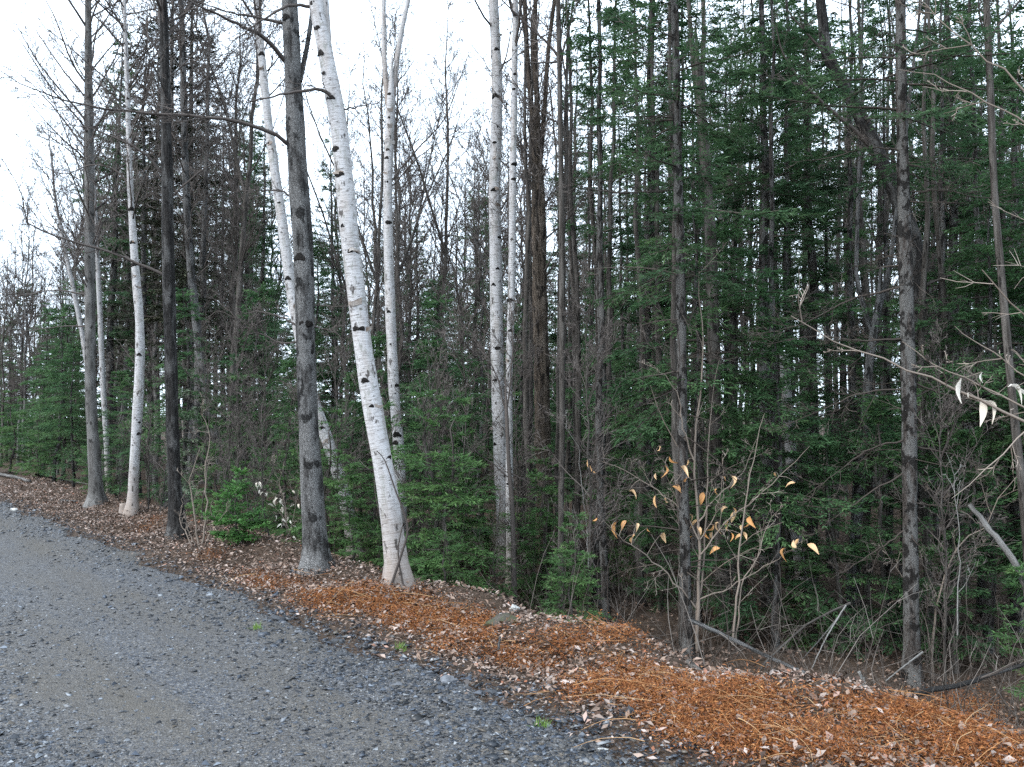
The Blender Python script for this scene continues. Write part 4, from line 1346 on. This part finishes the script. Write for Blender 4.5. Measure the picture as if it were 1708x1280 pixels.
# other shrubs, by picture points
def shrub(name, label, cat, base, paths, mat='twig_red', seed=0, n2=5, n3=3, Y=None):
    G = gpix(*base) if Y is None else gat(base[0], Y)
    root = thing(name, G, label, cat)
    tw = MB()
    P = stems(root, G, G[1], paths, mat, np.random.default_rng(seed), n2, n3, tw)
    if tw.n:
        tag(tw.build('twigs', M[mat], root, G), kind='stuff')
    return root, G, P


shrub('bare_shrub', 'bare reddish shrub with a bent stem in front of the lichened spruce', 'shrub', (1556, 1142), [
    ([(1556, 1145), (1558, 1050), (1570, 980), (1605, 905), (1640, 880), (1665, 830), (1700, 790)], .013, -.2), ([(1553, 1145), (1548, 1060), (1520, 985), (1480, 930), (1466, 890)], .009, -.1),
    ([(1640, 880), (1600, 850), (1540, 805)], .006, -.1), ([(1556, 1140), (1530, 1010), (1522, 950)], .007, .1)], seed=1)
shrub('bare_shrub', 'clump of tan bare stems at the foot of the blotched black trunk', 'shrub', (332, 912), [
    ([(332, 914), (325, 860), (318, 800), (335, 745)], .013, 0), ([(335, 914), (345, 850), (342, 790), (350, 730), (335, 690)], .013, .2), ([(328, 914), (305, 870), (290, 850)], .009, -.1),
    ([(340, 914), (365, 870), (385, 840)], .009, -.2), ([(322, 914), (312, 890), (300, 865), (308, 820)], .009, .1), ([(345, 914), (350, 880), (352, 830)], .008, 0)], seed=2)
root, Gq, SPq = shrub('beech_sapling', 'low beech shrub with papery whitish leaves in the shade beside the thick trunk', 'shrub', (485, 925), [
    ([(485, 928), (478, 870), (470, 820), (455, 770)], .010, 0), ([(484, 910), (470, 860), (445, 838), (425, 828)], .006, 0), ([(480, 880), (465, 810), (448, 800), (430, 800)], .005, .1),
    ([(482, 900), (492, 850), (500, 815)], .006, 0), ([(478, 850), (460, 825), (425, 822)], .005, -.1)], seed=3, Y=10.4)
for k in range(34):
    q = SPq[br.integers(20, len(SPq))]
    leaf(root, Gq, q + br.normal(0, .04, 3), br.uniform(.05, .085), br.uniform(0, 6.28), br.uniform(-1.4, -.2), br.uniform(-.8, .8), 'w', k)
shrub('bare_sapling', 'slim grey-green sapling curving up beside the big leaning birch', 'sapling', (693, 962), [
    ([(690, 965), (700, 880), (712, 790), (716, 700), (716, 640), (712, 590)], .022, 0), ([(716, 740), (730, 690), (745, 660)], .008, 0), ([(715, 700), (690, 650), (680, 620)], .007, .1)], 'pole', seed=4)
shrub('bare_shrub', 'pair of thin pale stems rising beyond the orange-leaved beech', 'sapling', (1225, 1068), [
    ([(1222, 1075), (1232, 960), (1240, 860), (1255, 780), (1275, 690)], .011, 0), ([(1228, 1075), (1236, 980), (1262, 930), (1280, 880), (1300, 850)], .008, 0)], seed=5, Y=7.6)
shrub('bare_shrub', 'thin dry stems by the mossy rock mound', 'shrub', (885, 1010), [
    ([(896, 1035), (885, 985), (872, 950), (865, 930)], .006, 0), ([(905, 1020), (915, 960), (925, 905)], .006, 0), ([(940, 1040), (948, 960), (958, 900), (965, 850)], .007, 0)], seed=6)
shrub('dead_branch', 'white lichened dead branch hanging before the dark spruces past the bent shrub', 'branch', (1590, 1050), [
    ([(1597, 1060), (1600, 900), (1595, 830), (1592, 790), (1578, 755)], .006, 0)], 'deadwood', seed=7, n2=4, Y=6.9)
shrub('dead_branch', 'crooked white dead twig hanging by the thin dark pole', 'branch', (955, 1000), [
    ([(985, 960), (975, 850), (968, 790), (962, 740), (943, 712)], .007, 0)], 'deadwood', seed=8, n2=3, Y=8.6)

# scattered brush, one clump after another, along the wood's edge
BR = [(250, 13.5), (370, 11.6), (395, 12.2), (452, 10.4), (560, 10.4), (610, 10.8), (740, 9.4), (815, 9.0), (980, 8.4),  (500, 11.0), (860, 10.2), (425, 11.4), (445, 12.4), (545, 11.6), (635, 11.8), (690, 9.4), (725, 10.4), (765, 10.8), (880, 10.8),
      (1040, 9.2), (1570, 8.0), (200, 15.0), (270, 13.0), (340, 12.4)]
BR.sort()
for j, (px, Y) in enumerate(BR):
    g = gat(px, Y)
    i = sum(1 for l in lands if l[0] < px)
    where = 'past the ' + lands[-1][1] if i == len(lands) else 'between %s and %s' % (lands[i - 1][1], lands[i][1])
    n = sum(1 for b in BR[:j] if sum(1 for l in lands if l[0] < b[0]) == i)
    key = ('brush_a', 'brush_c', 'brush_b', 'brush_c')[j % 4]
    place(key, 'brush_shrub', g, arng.uniform(2.2, 3.9) if key == 'brush_c' else arng.uniform(1.1, 2.6), arng.uniform(0, 6.28),
          '%s thin bare shrub at the wood edge, %s' % (ORD[n], where), 'shrub', 'bare brush along the wood edge')

# ------------------------------------------------------------------ fallen wood
def stick(label, pts, w, mat='twig', name='fallen_branch', lift=0.03, cat='branch', n2=0, ends=None):
    rows = []
    for i, (px, py) in enumerate(pts):
        g = gpix(px, py)
        rows.append(g + np.array([0, 0, lift]))
    rows = np.array(rows)
    if ends is not None:                                # held clear of the ground, seen at one distance
        rows = np.array([at(px, py, ends[0] + (ends[1] - ends[0]) * i / (len(pts) - 1)) for i, (px, py) in enumerate(pts)])
    G = rows[0].copy()
    Y = rows[:, 1].mean()
    r0 = w * Y / F / 2
    P = spline(rows, 18)
    P[1:-1] += rng.normal(0, r0 * 0.15, P[1:-1].shape)
    mb = MB()
    mb.tubes(P, np.linspace(r0, r0 * .6, 18), 8, np.full((1, 3), .4), rough=.06, cap=True)
    if n2:
        L = np.linalg.norm(np.diff(P, axis=0), axis=1).sum()
        o = thing(name, G, label, cat)
        mb.build('bough', M[mat], o, G, True)
        t2 = MB()
        B, l, _ = sprout(rng, P[None], [L], n2, .1, 1, .7, .35, 5, .03, .12)
        t2.tubes(B, taper(np.clip(l * .012, .003, .01), 5, .3), 4, rtint(rng, len(l)))
        B3, l3, _ = sprout(rng, B, l, 4, .2, 1, .7, .5, 3, .02, .12)
        t2.tubes(B3, taper(np.full(len(l3), .0025), 3, .4), 3, rtint(rng, len(l3)))
        tag(t2.build('twigs', M['dead_twig'], o, G), kind='stuff')
        return o
    o = mb.build(name, M[mat], None, G, True)
    return tag(o, label, cat)


stick('long dark fallen pole sloping down to the bracken below the beech sapling', [(1150, 1034), (1220, 1066), (1287, 1098), (1360, 1130), (1437, 1162)], 8, 'dark', ends=(6.6, 5.9), n2=6)
stick('thin grey bough propped across the fallen dark pole', [(1418, 1006), (1346, 1042), (1287, 1095), (1258, 1130)], 4, 'pole', ends=(6.6, 6.1), n2=5)
stick('pale peeled stick leaning to the floor under the twisting trunk', [(1411, 1010), (1379, 1062), (1353, 1118)], 2.8, 'deadwood', ends=(6.5, 6.3))
stick('second pale peeled stick, thinner, next to the leaning one', [(1408, 1016), (1375, 1058), (1340, 1098)], 2, 'grey', ends=(6.55, 6.5))
stick('white stick slanting against the foot of the lichened spruce', [(1539, 1088), (1510, 1110), (1477, 1136)], 2.8, 'deadwood', ends=(6.2, 6.0))
stick('thick dark root-like log lying on the bank top behind the bracken', [(1498, 1176), (1532, 1157), (1607, 1142), (1647, 1127), (1708, 1108), (1760, 1085)], 10, 'black', ends=(5.4, 6.2), n2=8, name='fallen_log', cat='log')
stick('short pale antler-shaped stub standing behind the bracken', [(1448, 1162), (1440, 1140), (1432, 1120)], 9, 'deadwood', ends=(5.9, 5.9), name='broken_stub', cat='branch')
stick('black charred stick poking out of the nearest bracken', [(1556, 1248), (1568, 1225), (1582, 1208)], 10, 'black', ends=(4.75, 4.8), name='charred_stick')
stick('grey lichened dead trunk leaning at the frame edge', [(1745, 1050), (1696, 944), (1655, 890), (1617, 842)], 14, 'grey', ends=(7.0, 7.4), name='leaning_log', cat='log')
stick('pale log lying at the far end of the verge', [(-30, 789), (0, 796), (50, 809)], 6, 'grey', name='fallen_log', cat='log', lift=.08)
stick('long thin pale fallen branch before the mossy grey trunk', [(60, 799), (100, 806), (155, 816)], 3.2, 'grey', lift=.10, n2=5)
stick('dark fallen bough on the litter at the mossy grey trunk', [(100, 838), (128, 840)], 5, 'dark', lift=.03)
stick('thin arched twig over the bank beside the mossy mound', [(960, 1058), (985, 1050), (1030, 1048), (1075, 1058), (1120, 1072)], 3, 'pole', ends=(6.4, 6.4))
stick('small upright weathered stake among the litter mid-verge', [(828, 1118), (831, 1090), (834, 1062)], 6, 'dark', ends=(5.85, 5.85), name='stake', cat='stake')
stick('grey log end lying at the foot of the beech sapling', [(1148, 1105), (1165, 1118), (1185, 1132)], 12, 'pole', ends=(5.7, 5.55), name='fallen_log', cat='log')

# cut stump by the crooked birch
Gc = gpix(207, 858)
mb = MB()
zz = np.array([-.05, 0, .06, .13, .16])
mb.tubes(np.column_stack([np.zeros(5), np.zeros(5), zz]) + Gc, np.array([.10, .085, .07, .065, .06]), 12, rough=.05, cap=True)
tag(mb.build('tree_stump', M['birch_dirty'], None, Gc, True), 'small pale cut stump leaning at the crooked birch', 'stump')


# ------------------------------------------------------------------ stones
def rock(label, px, py, w, h=0.6, mat='stone', name='stone', seed=0, g=None, parent=None, Go=None, d=0.8, sink=0.25):
    r = np.random.default_rng(seed + 900)
    g = gpix(px, py) if g is None else g
    a = w * g[1] / F / 2
    import bmesh
    bm = bmesh.new()
    bmesh.ops.create_icosphere(bm, subdivisions=3, radius=1.0)
    nn = r.normal(0, 1, (6, 3))
    nn /= np.linalg.norm(nn, axis=1)[:, None]
    cut = r.uniform(.55, .85, 6)
    V = []
    for v in bm.verts:
        p = np.array(v.co)
        for q, c in zip(nn, cut):
            k = p @ q - c
            if k > 0:
                p = p - q * k * 0.9
        p = p * (1 + .05 * math.sin(5 * p[0] + seed) + .05 * math.sin(7 * p[1] + 2 * p[2] + seed * 2) + r.normal(0, .03))
        V.append(p * np.array([a, a * d, a * h]))
    fs = [[v.index for v in f.verts] for f in bm.faces]
    bm.free()
    V = np.array(V)
    c, s = math.cos(r.uniform(0, 3)), math.sin(r.uniform(0, 3))
    V = V @ np.array([[1, .0, .15 * c], [0, 1, .12 * s], [0, 0, 1]])
    mb = MB()
    mb.add(V + g + np.array([0, 0, a * h * (1 - 2 * sink)]), None, fs)
    mb.bk[-1] = mb.bk[-1] / max(a * 6, .2)
    o = mb.build(name, M[mat], parent, g if Go is None else Go)
    if parent is None:
        tag(o, label, 'stone')
    return o


ROCKS = [
    ('moss-capped boulder between the thick dark trunk and big leaning birch', 625, 945, 52, .7, 'moss_rock', 'boulder'),
    ('mossy rock mound on the bank top below the straight birch', 838, 1046, 60, .42, 'moss_rock', 'boulder'),
    ('pale stone set in the mossy rock mound', 858, 1020, 20, .8, 'stone_pale', 'stone'),
    ('smaller pale stone under the one in the mossy mound', 838, 1032, 16, .7, 'stone_pale', 'stone'),
    ('flat blue-grey slab at the gravel edge mid-verge', 748, 1140, 34, .45, 'stone', 'stone'),
    ('small pale slab in the gravel beside the flat slab', 662, 1145, 20, .4, 'stone', 'stone'),
    ('light stone above the two slabs at the gravel edge', 690, 1117, 18, .6, 'stone', 'stone'),
    ('largest of the black stones at the gravel edge', 463, 1037, 30, .5, 'stone_dark', 'stone'),
    ('grey stone tucked under the largest black stone', 474, 1042, 14, .5, 'stone', 'stone'),
    ('black stone lowest of the dark row at the gravel edge', 571, 1096, 24, .45, 'stone_dark', 'stone'),
    ('black split stone just above the lowest dark one', 563, 1073, 22, .5, 'stone_dark', 'stone'),
    ('small dark stone under the orange bracken strip', 530, 1020, 14, .5, 'stone_dark', 'stone'),
    ('dark stone between the black stones and the bracken', 498, 1058, 15, .5, 'stone', 'stone'),
    ('bluish stone on the litter near the big leaning birch', 643, 1003, 14, .8, 'stone', 'stone'),
    ('dark block of stone at the lower bracken edge', 1046, 1196, 26, .8, 'stone_dark', 'stone'),
    ('pale stone on the bank top at the foot of the beech sapling', 1168, 1140, 24, .5, 'stone_pale', 'stone'),
    ('grey stone next to the pale one on the bank top', 1157, 1136, 14, .6, 'stone', 'stone'),
    ('grey triangular stone in the near bracken', 1422, 1240, 16, .7, 'stone', 'stone'),
    ('dark stone at the bottom frame edge in the bracken', 1560, 1268, 24, .5, 'stone_dark', 'stone'),
    ('white stone at the road edge far away', 24, 853, 14, .5, 'stone_pale', 'stone'),
    ('dark stone on the litter before the crooked birch', 148, 848, 9, .7, 'stone_dark', 'stone'),
    ('flat dark stone in litter before the thick dark trunk', 489, 957, 14, .6, 'stone', 'stone'),
    ('flat pale slate lying in the gravel near the bracken', 863, 1190, 20, .3, 'stone_pale', 'stone'),
    ('square light slate at the litter edge', 890, 1154, 20, .45, 'stone', 'stone'),
    ('dark flat rock at the litter edge mid-verge', 818, 1158, 28, .35, 'stone_dark', 'stone'),
    ('grey rock past the dark flat one at the litter edge', 860, 1152, 18, .45, 'stone', 'stone'),
    ('rusty brown cobble in the gravel below the bracken', 950, 1192, 14, .6, 'moss_rock', 'stone'),
    ('blue-grey cobble in the gravel beside the dark block', 1012, 1205, 16, .4, 'stone', 'stone'),
    ('light flat slate near the bottom frame edge', 1003, 1255, 24, .3, 'stone_pale', 'stone'),
    ('small dark cobble under the green grass tuft', 735, 1108, 14, .6, 'stone_dark', 'stone'),
]
for k, (lab, px, py, w, h, mt, nm) in enumerate(ROCKS):
    rock(lab, px, py, w, h, mt, nm, k)

# ------------------------------------------------------------------ gravel, litter, bracken: what nobody could count
OCT = np.array([[1, 0, 0], [0, 1, 0], [-1, 0, 0], [0, -1, 0], [0, 0, 1], [0, 0, -1]], float)
OTR = np.array([[0, 1, 4], [1, 2, 4], [2, 3, 4], [3, 0, 4], [1, 0, 5], [2, 1, 5], [3, 2, 5], [0, 3, 5]])


def pebbles(mb, r, X, Y, size, lift=0.012, flat=0.38):
    n = len(X)
    V = OCT[None] * r.uniform(0.5, 1.2, (n, 6, 1))
    V[:, :, :2] += r.normal(0, .28, (n, 6, 2))
    V = V * size[:, None, None] * np.array([1, 1, 1])
    V[:, :, 1] *= r.uniform(.5, 1, (n, 1))
    V[:, :, 2] *= flat * r.uniform(.6, 1.2, (n, 1))
    a = r.uniform(0, 6.28, n)
    c, s = np.cos(a)[:, None], np.sin(a)[:, None]
    x, y, z = V[..., 0].copy(), V[..., 1].copy(), V[..., 2].copy()
    tl = r.normal(0, .22, (n, 2))
    z = z + x * tl[:, :1] + y * tl[:, 1:]
    V[..., 0], V[..., 1], V[..., 2] = c * x - s * y, s * x + c * y, z
    V += np.stack([X, Y, zg(X, Y) + lift + size * flat * .25], axis=1)[:, None, :]
    tn = np.repeat(r.uniform(0, 1, (n, 3)) ** np.array([1.1, 1, 1]), 6, axis=0)
    tr = (OTR[None] + (np.arange(n) * 6)[:, None, None]).reshape(-1, 3)
    mb.add(V, None, tr, tn)


gr = np.random.default_rng(31)


def view_points(r, n, y0, y1, pw=1.0, right=0.66):
    """Ground points spread over the view, thicker near the camera."""
    u = r.uniform(0, 1, n)
    Y = (y0 ** -pw + u * (y1 ** -pw - y0 ** -pw)) ** (-1 / pw)
    X = r.uniform(-0.66, right, n) * Y
    return X, Y


mb = MB()
X, Y = view_points(gr, 60000, 2.9, 24, 1.0)
s, t = st(X, Y)
keep = (s < 3.05 + 0.28 * gr.normal(0, 1, len(s))) & (s > -3.6)
patch = wob(X * 0.8, Y * 0.8) + gr.normal(0, .35, len(X))
keep &= patch > -0.45
X, Y = X[keep], Y[keep]
sz = np.clip(gr.lognormal(math.log(.0075), .5, len(X)), .003, .024) * (1 + 0.02 * Y)
pebbles(mb, gr, X, Y, sz)
# coarser stones thrown to the edge of the road
n = 9000
te = gr.uniform(-1, 24, n)
X, Y = xy(3.0 + gr.normal(0, .34, n) + .15 * np.sin(te * 2.3), te)
ok = (np.abs(X) < .68 * Y) & (Y > 2.8)
X, Y = X[ok], Y[ok]
pebbles(mb, gr, X, Y, np.clip(gr.lognormal(math.log(.013), .55, len(X)), .006, .045))
n = 330000
X, Y = view_points(gr, n, 2.9, 24, 1.0)
s, t = st(X, Y)
track = np.sin(s * 2.1 + .6) + wob(X * .7, Y * .7)
keep = (s < 3.1 + 0.25 * gr.normal(0, 1, n)) & (s > -3.6) & (gr.uniform(0, 1, n) < .40 + .36 * np.clip(track, -1, 1))
X, Y = X[keep], Y[keep]
n = len(X)
sz = np.clip(gr.lognormal(math.log(.0072), .55, n), .003, .026) * (1 + .02 * Y)
a = gr.uniform(0, 6.28, (n, 1)) + np.array([0, 2.1, 4.2]) + gr.normal(0, .35, (n, 3))
rr = sz[:, None] * gr.uniform(.6, 1.3, (n, 3))
V = np.empty((n, 4, 3))
V[:, :3, 0], V[:, :3, 1] = np.cos(a) * rr, np.sin(a) * rr
V[:, :3, 2] = gr.uniform(-.2, .35, (n, 3)) * sz[:, None]
V[:, 3, :2] = gr.normal(0, .35, (n, 2)) * sz[:, None]
V[:, 3, 2] = sz * gr.uniform(.15, .8, n)
V += np.stack([X, Y, zg(X, Y) + .012], axis=1)[:, None, :]
i = np.arange(n)[:, None] * 4
mb.add(V, None, np.stack([np.concatenate([i, i + 1, i + 3], 1), np.concatenate([i + 1, i + 2, i + 3], 1), np.concatenate([i + 2, i, i + 3], 1)], axis=1), np.repeat(gr.uniform(0, 1, (n, 3)), 4, axis=0))
tag(mb.build('gravel', M['gravel']), 'loose blue-grey crushed stone strewn over the road', 'gravel', kind='stuff')

# dead leaves on the verge and the forest floor
lr = np.random.default_rng(32)


def litter(mb, X, Y, size, lift=0.012, tone=(0, 1)):
    n = len(X)
    a = lr.uniform(0, 6.28, n)
    tl = np.abs(lr.normal(0, .28, n))
    d = np.stack([np.cos(a) * np.cos(tl), np.sin(a) * np.cos(tl), np.sin(tl)], axis=1)
    nrm = unit(np.array([0, 0, 1.0]) + lr.normal(0, .4, (n, 3)))
    p = np.stack([X, Y, zg(X, Y) + lift + lr.uniform(0, .025, n)], axis=1)
    tn = np.stack([lr.uniform(*tone, n), lr.uniform(0, 1, n), np.full(n, .5)], axis=1)
    # two-faced curled leaf: six points
    s = unit(np.cross(d, nrm))
    l, w = size, size * lr.uniform(.35, .62, n)
    cur = lr.normal(.12, .14, n) * l
    up = unit(np.cross(s, d))
    up *= np.sign(up[:, 2:3])
    V = np.stack([p, p + d * (l * .5)[:, None] + s * (w / 2)[:, None] + up * cur[:, None], p + d * l[:, None] + up * (cur * .5)[:, None],
                  p + d * (l * .5)[:, None] - s * (w / 2)[:, None] + up * cur[:, None] * .8, p + d * (l * .52)[:, None]], axis=1)
    i = np.arange(n)[:, None] * 5
    tr = np.stack([np.concatenate([i, i + 1, i + 4], 1), np.concatenate([i + 1, i + 2, i + 4], 1), np.concatenate([i + 2, i + 3, i + 4], 1), np.concatenate([i + 3, i, i + 4], 1)], axis=1)
    mb.add(V, None, tr, np.repeat(tn, 5, axis=0))


mb = MB()
n = 66000
te = 24 * lr.uniform(0, 1, n) ** 1.25 - .5
se = 3.85 + lr.normal(0, .5, n)
X, Y = xy(se, te)
ok = (X > -.68 * Y) & (X < .95 * Y) & (Y > 2.8) & (se > 2.92 + lr.uniform(0, .45, n))
litter(mb, X[ok], Y[ok], np.clip(lr.lognormal(math.log(.027), .4, ok.sum()), .012, .065))
for (bg, brad) in BASES:
    if bg[1] > 20:
        continue
    m = 160
    a, q = lr.uniform(0, 6.28, m), brad + np.abs(lr.normal(0, .16, m))
    litter(mb, bg[0] + np.cos(a) * q, bg[1] + np.sin(a) * q, lr.uniform(.02, .05, m), .02 + .04 * np.exp(-(q - brad) / .08), (0, .8))
X, Y = view_points(lr, 32000, 5, 30, 0.7, 1.1)
s, _ = st(X, Y)
ok = s > 4.6
litter(mb, X[ok], Y[ok], lr.uniform(.03, .07, ok.sum()), tone=(0, .6))
tag(mb.build('leaf_litter', M['litter']), 'fallen tan and brown leaves along the verge and under the trees', 'leaves', kind='stuff')

# rusty dead bracken
bk = np.random.default_rng(33)
MATS = [(1790, 1262, 90, 40), (560, 990, 70, 14), (660, 1010, 80, 16), (790, 1050, 80, 20), (870, 1075, 80, 26), (960, 1110, 70, 30), (1080, 1165, 80, 30), (400, 955, 30, 8), (350, 930, 24, 6), (470, 975, 55, 12), (430, 968, 30, 8), (600, 1012, 95, 18), (520, 1000, 50, 12), (640, 985, 40, 10), (730, 1042, 95, 18), (690, 1030, 60, 14), (840, 1062, 70, 22), (930, 1078, 90, 30), (985, 1068, 55, 12), (900, 1100, 70, 22), (1010, 1155, 70, 24),
        (1060, 1130, 60, 22), (1150, 1165, 100, 34), (1240, 1175, 80, 30), (1260, 1225, 110, 40), (1380, 1225, 130, 46), (1500, 1235, 130, 50), (1590, 1210, 70, 46), (1660, 1260, 70, 26), (1440, 1190, 90, 20), (1150, 1210, 60, 26), (1340, 1180, 70, 16), (240, 885, 26, 6), (255, 868, 16, 5), (770, 1080, 60, 16)]
pts = []
for (cx, cy, rx, ry) in MATS:
    m = int(rx * ry * 0.075) + 6
    for _ in range(m):
        a, q = bk.uniform(0, 6.28), math.sqrt(bk.uniform())
        g = gpix(cx + rx * q * math.cos(a), cy + ry * q * math.sin(a))
        if wob(g[0] * 2.2 + 5, g[1] * 2.2) + 0.5 * wob(g[0] * 6, g[1] * 6 + 3) > (-0.5 if cx < 1000 else -0.6):
            pts.append(g)
pts = np.array(pts)


def frond_bits(mb, r, c, spread, height, n, size):
    """Curled rusty scraps of frond heaped round the points c."""
    q = np.repeat(c, n, axis=0)
    m = len(q)
    off = r.normal(0, 1, (m, 3)) * np.array([spread, spread, 0])
    p = q + off
    hgt = np.abs(r.normal(0, 1, m)) * np.repeat(height, n)
    p[:, 2] = zg(p[:, 0], p[:, 1]) + .012 + hgt
    d = unit(r.normal(0, 1, (m, 3)) * np.array([1, 1, .45]))
    nrm = unit(r.normal(0, 1, (m, 3)))
    tn = np.stack([r.beta(2, 2, m), r.uniform(0, 1, m), np.full(m, .5)], axis=1)
    mb.blades(p, d, nrm, size * r.uniform(.5, 1.5, m), size * .2 * r.uniform(.6, 1.4, m), tn, .3)


def straws(mb, r, c, n, L, spread=.12, rad=.0022, el=.18):
    q = np.repeat(c, n, axis=0)
    m = len(q)
    p = q + r.normal(0, 1, (m, 3)) * np.array([spread, spread, 0])
    p[:, 2] = zg(p[:, 0], p[:, 1]) + .01 + np.abs(r.normal(0, .03, m))
    a = r.normal(-.75, .9, m) + np.where(r.uniform(0, 1, m) < .5, math.pi, 0)
    e = np.abs(r.normal(0, el, m))
    d = np.stack([np.cos(a) * np.cos(e), np.sin(a) * np.cos(e), np.sin(e)], axis=1)
    B = grow(r, p, d, L * r.uniform(.35, 1.2, m), 6, -.07, .10)
    gz = zg(B[..., 0], B[..., 1]) + .012
    B[..., 2] = np.maximum(B[..., 2], gz)
    mb.tubes(B, taper(rad * r.uniform(.6, 1.3, m), 6, .4), 4, rtint(r, m))


mb, mb2 = MB(), MB()
frond_bits(mb, bk, pts, .07, np.full(len(pts), .018), 34, .021)
straws(mb2, bk, pts[::8], 1, .30)
tag(mb.build('dead_bracken', M['bracken']), 'rust-orange dead bracken matted along the verge', 'bracken', kind='stuff')
tag(mb2.build('bracken_straw', M['straw']), 'thin tan bracken stalks lying over the verge', 'straw', kind='stuff')

CLUMPS = [(1250, 1172, .10, 'heaped rusty bracken mound on the bank top beyond the beech sapling'), (1590, 1185, .15, 'tall rusty bracken heap beside the root-like log'), (1500, 1262, .12, 'nearest bracken clump with drooping pale stalks around the charred stick'),
          (940, 1088, .09, 'golden bracken clump below the mossy rock mound'), (1025, 1062, .08, 'combed golden bracken tuft on the bank crest'), (1060, 1160, .07, 'rusty bracken clump just above the dark stone block'), (1380, 1235, .09, 'flattened rusty bracken clump with the grey triangular stone'),
          (640, 985, .07, 'small bracken clump at the foot of the big leaning birch'), (740, 1040, .06, 'bracken clump below the bright young firs'), (1150, 1185, .08, 'bracken clump with long straight stalks below the bank-top stones')]
for k, (px, py, h, lab) in enumerate(CLUMPS):
    g = gpix(px, py)
    o = thing('bracken_clump', g, lab, 'bracken', 'dead bracken clumps')
    a, b = MB(), MB()
    c = g + bk.normal(0, 1, (14, 3)) * np.array([.16, .10, 0])
    frond_bits(a, bk, c, .06, np.full(14, h * .5), 120, .024)
    straws(b, bk, c, 1, .42, .06, .0026, .2)
    a.build('fronds', M['bracken'], o, g)
    tag(b.build('stalks', M['straw'], o, g), kind='stuff')
    g = None

# green tufts
for px, py, lab in ((668, 1085, 'small bright green grass tuft in the leaf litter'), (430, 1052, 'tiny green weed at the gravel edge by the black stones'), (905, 1215, 'flat green weed in the gravel below the bracken')):
    g = gpix(px, py)
    a = MB()
    n = 46
    d = unit(bk.normal(0, .45, (n, 3)) + np.array([0, 0, 1]))
    p = g + bk.normal(0, 1, (n, 3)) * np.array([.02, .02, 0])
    a.blades(p, d, unit(bk.normal(0, 1, (n, 3))), bk.uniform(.03, .08, n), np.full(n, .005), rtint(bk, n), .1, .3)
    tag(a.build('grass_tuft', M['grass'], None, g), lab, 'grass tuft')

# brown tangle of dead twigs and stems in the shade below the bank
un = MB()
ur = np.random.default_rng(34)
X, Y = view_points(ur, 2400, 5, 26, 0.8, 1.0)
s, t = st(X, Y)
ok = s > 5.0 + .4 * ur.normal(0, 1, len(s))
X, Y = X[ok], Y[ok]
m = len(X)
p = np.stack([X, Y, zg(X, Y) - .02], axis=1)
d = unit(ur.normal(0, .55, (m, 3)) + np.array([0, 0, 1.0]))
L = ur.uniform(.2, 1.1, m)
B = grow(ur, p, d, L, 5, .0, .14)
un.tubes(B, taper(ur.uniform(.002, .005, m), 5, .3), 3, rtint(ur, m))
B2, l2, _ = sprout(ur, B, L, 3, .2, 1, .7, .5, 3, 0, .12)
un.tubes(B2, taper(np.full(len(l2), .0018), 3, .5), 3, rtint(ur, len(l2)))
tag(un.build('undergrowth', M['dead_twig']), 'tangle of thin brown dead stems on the forest floor', 'undergrowth', kind='stuff')
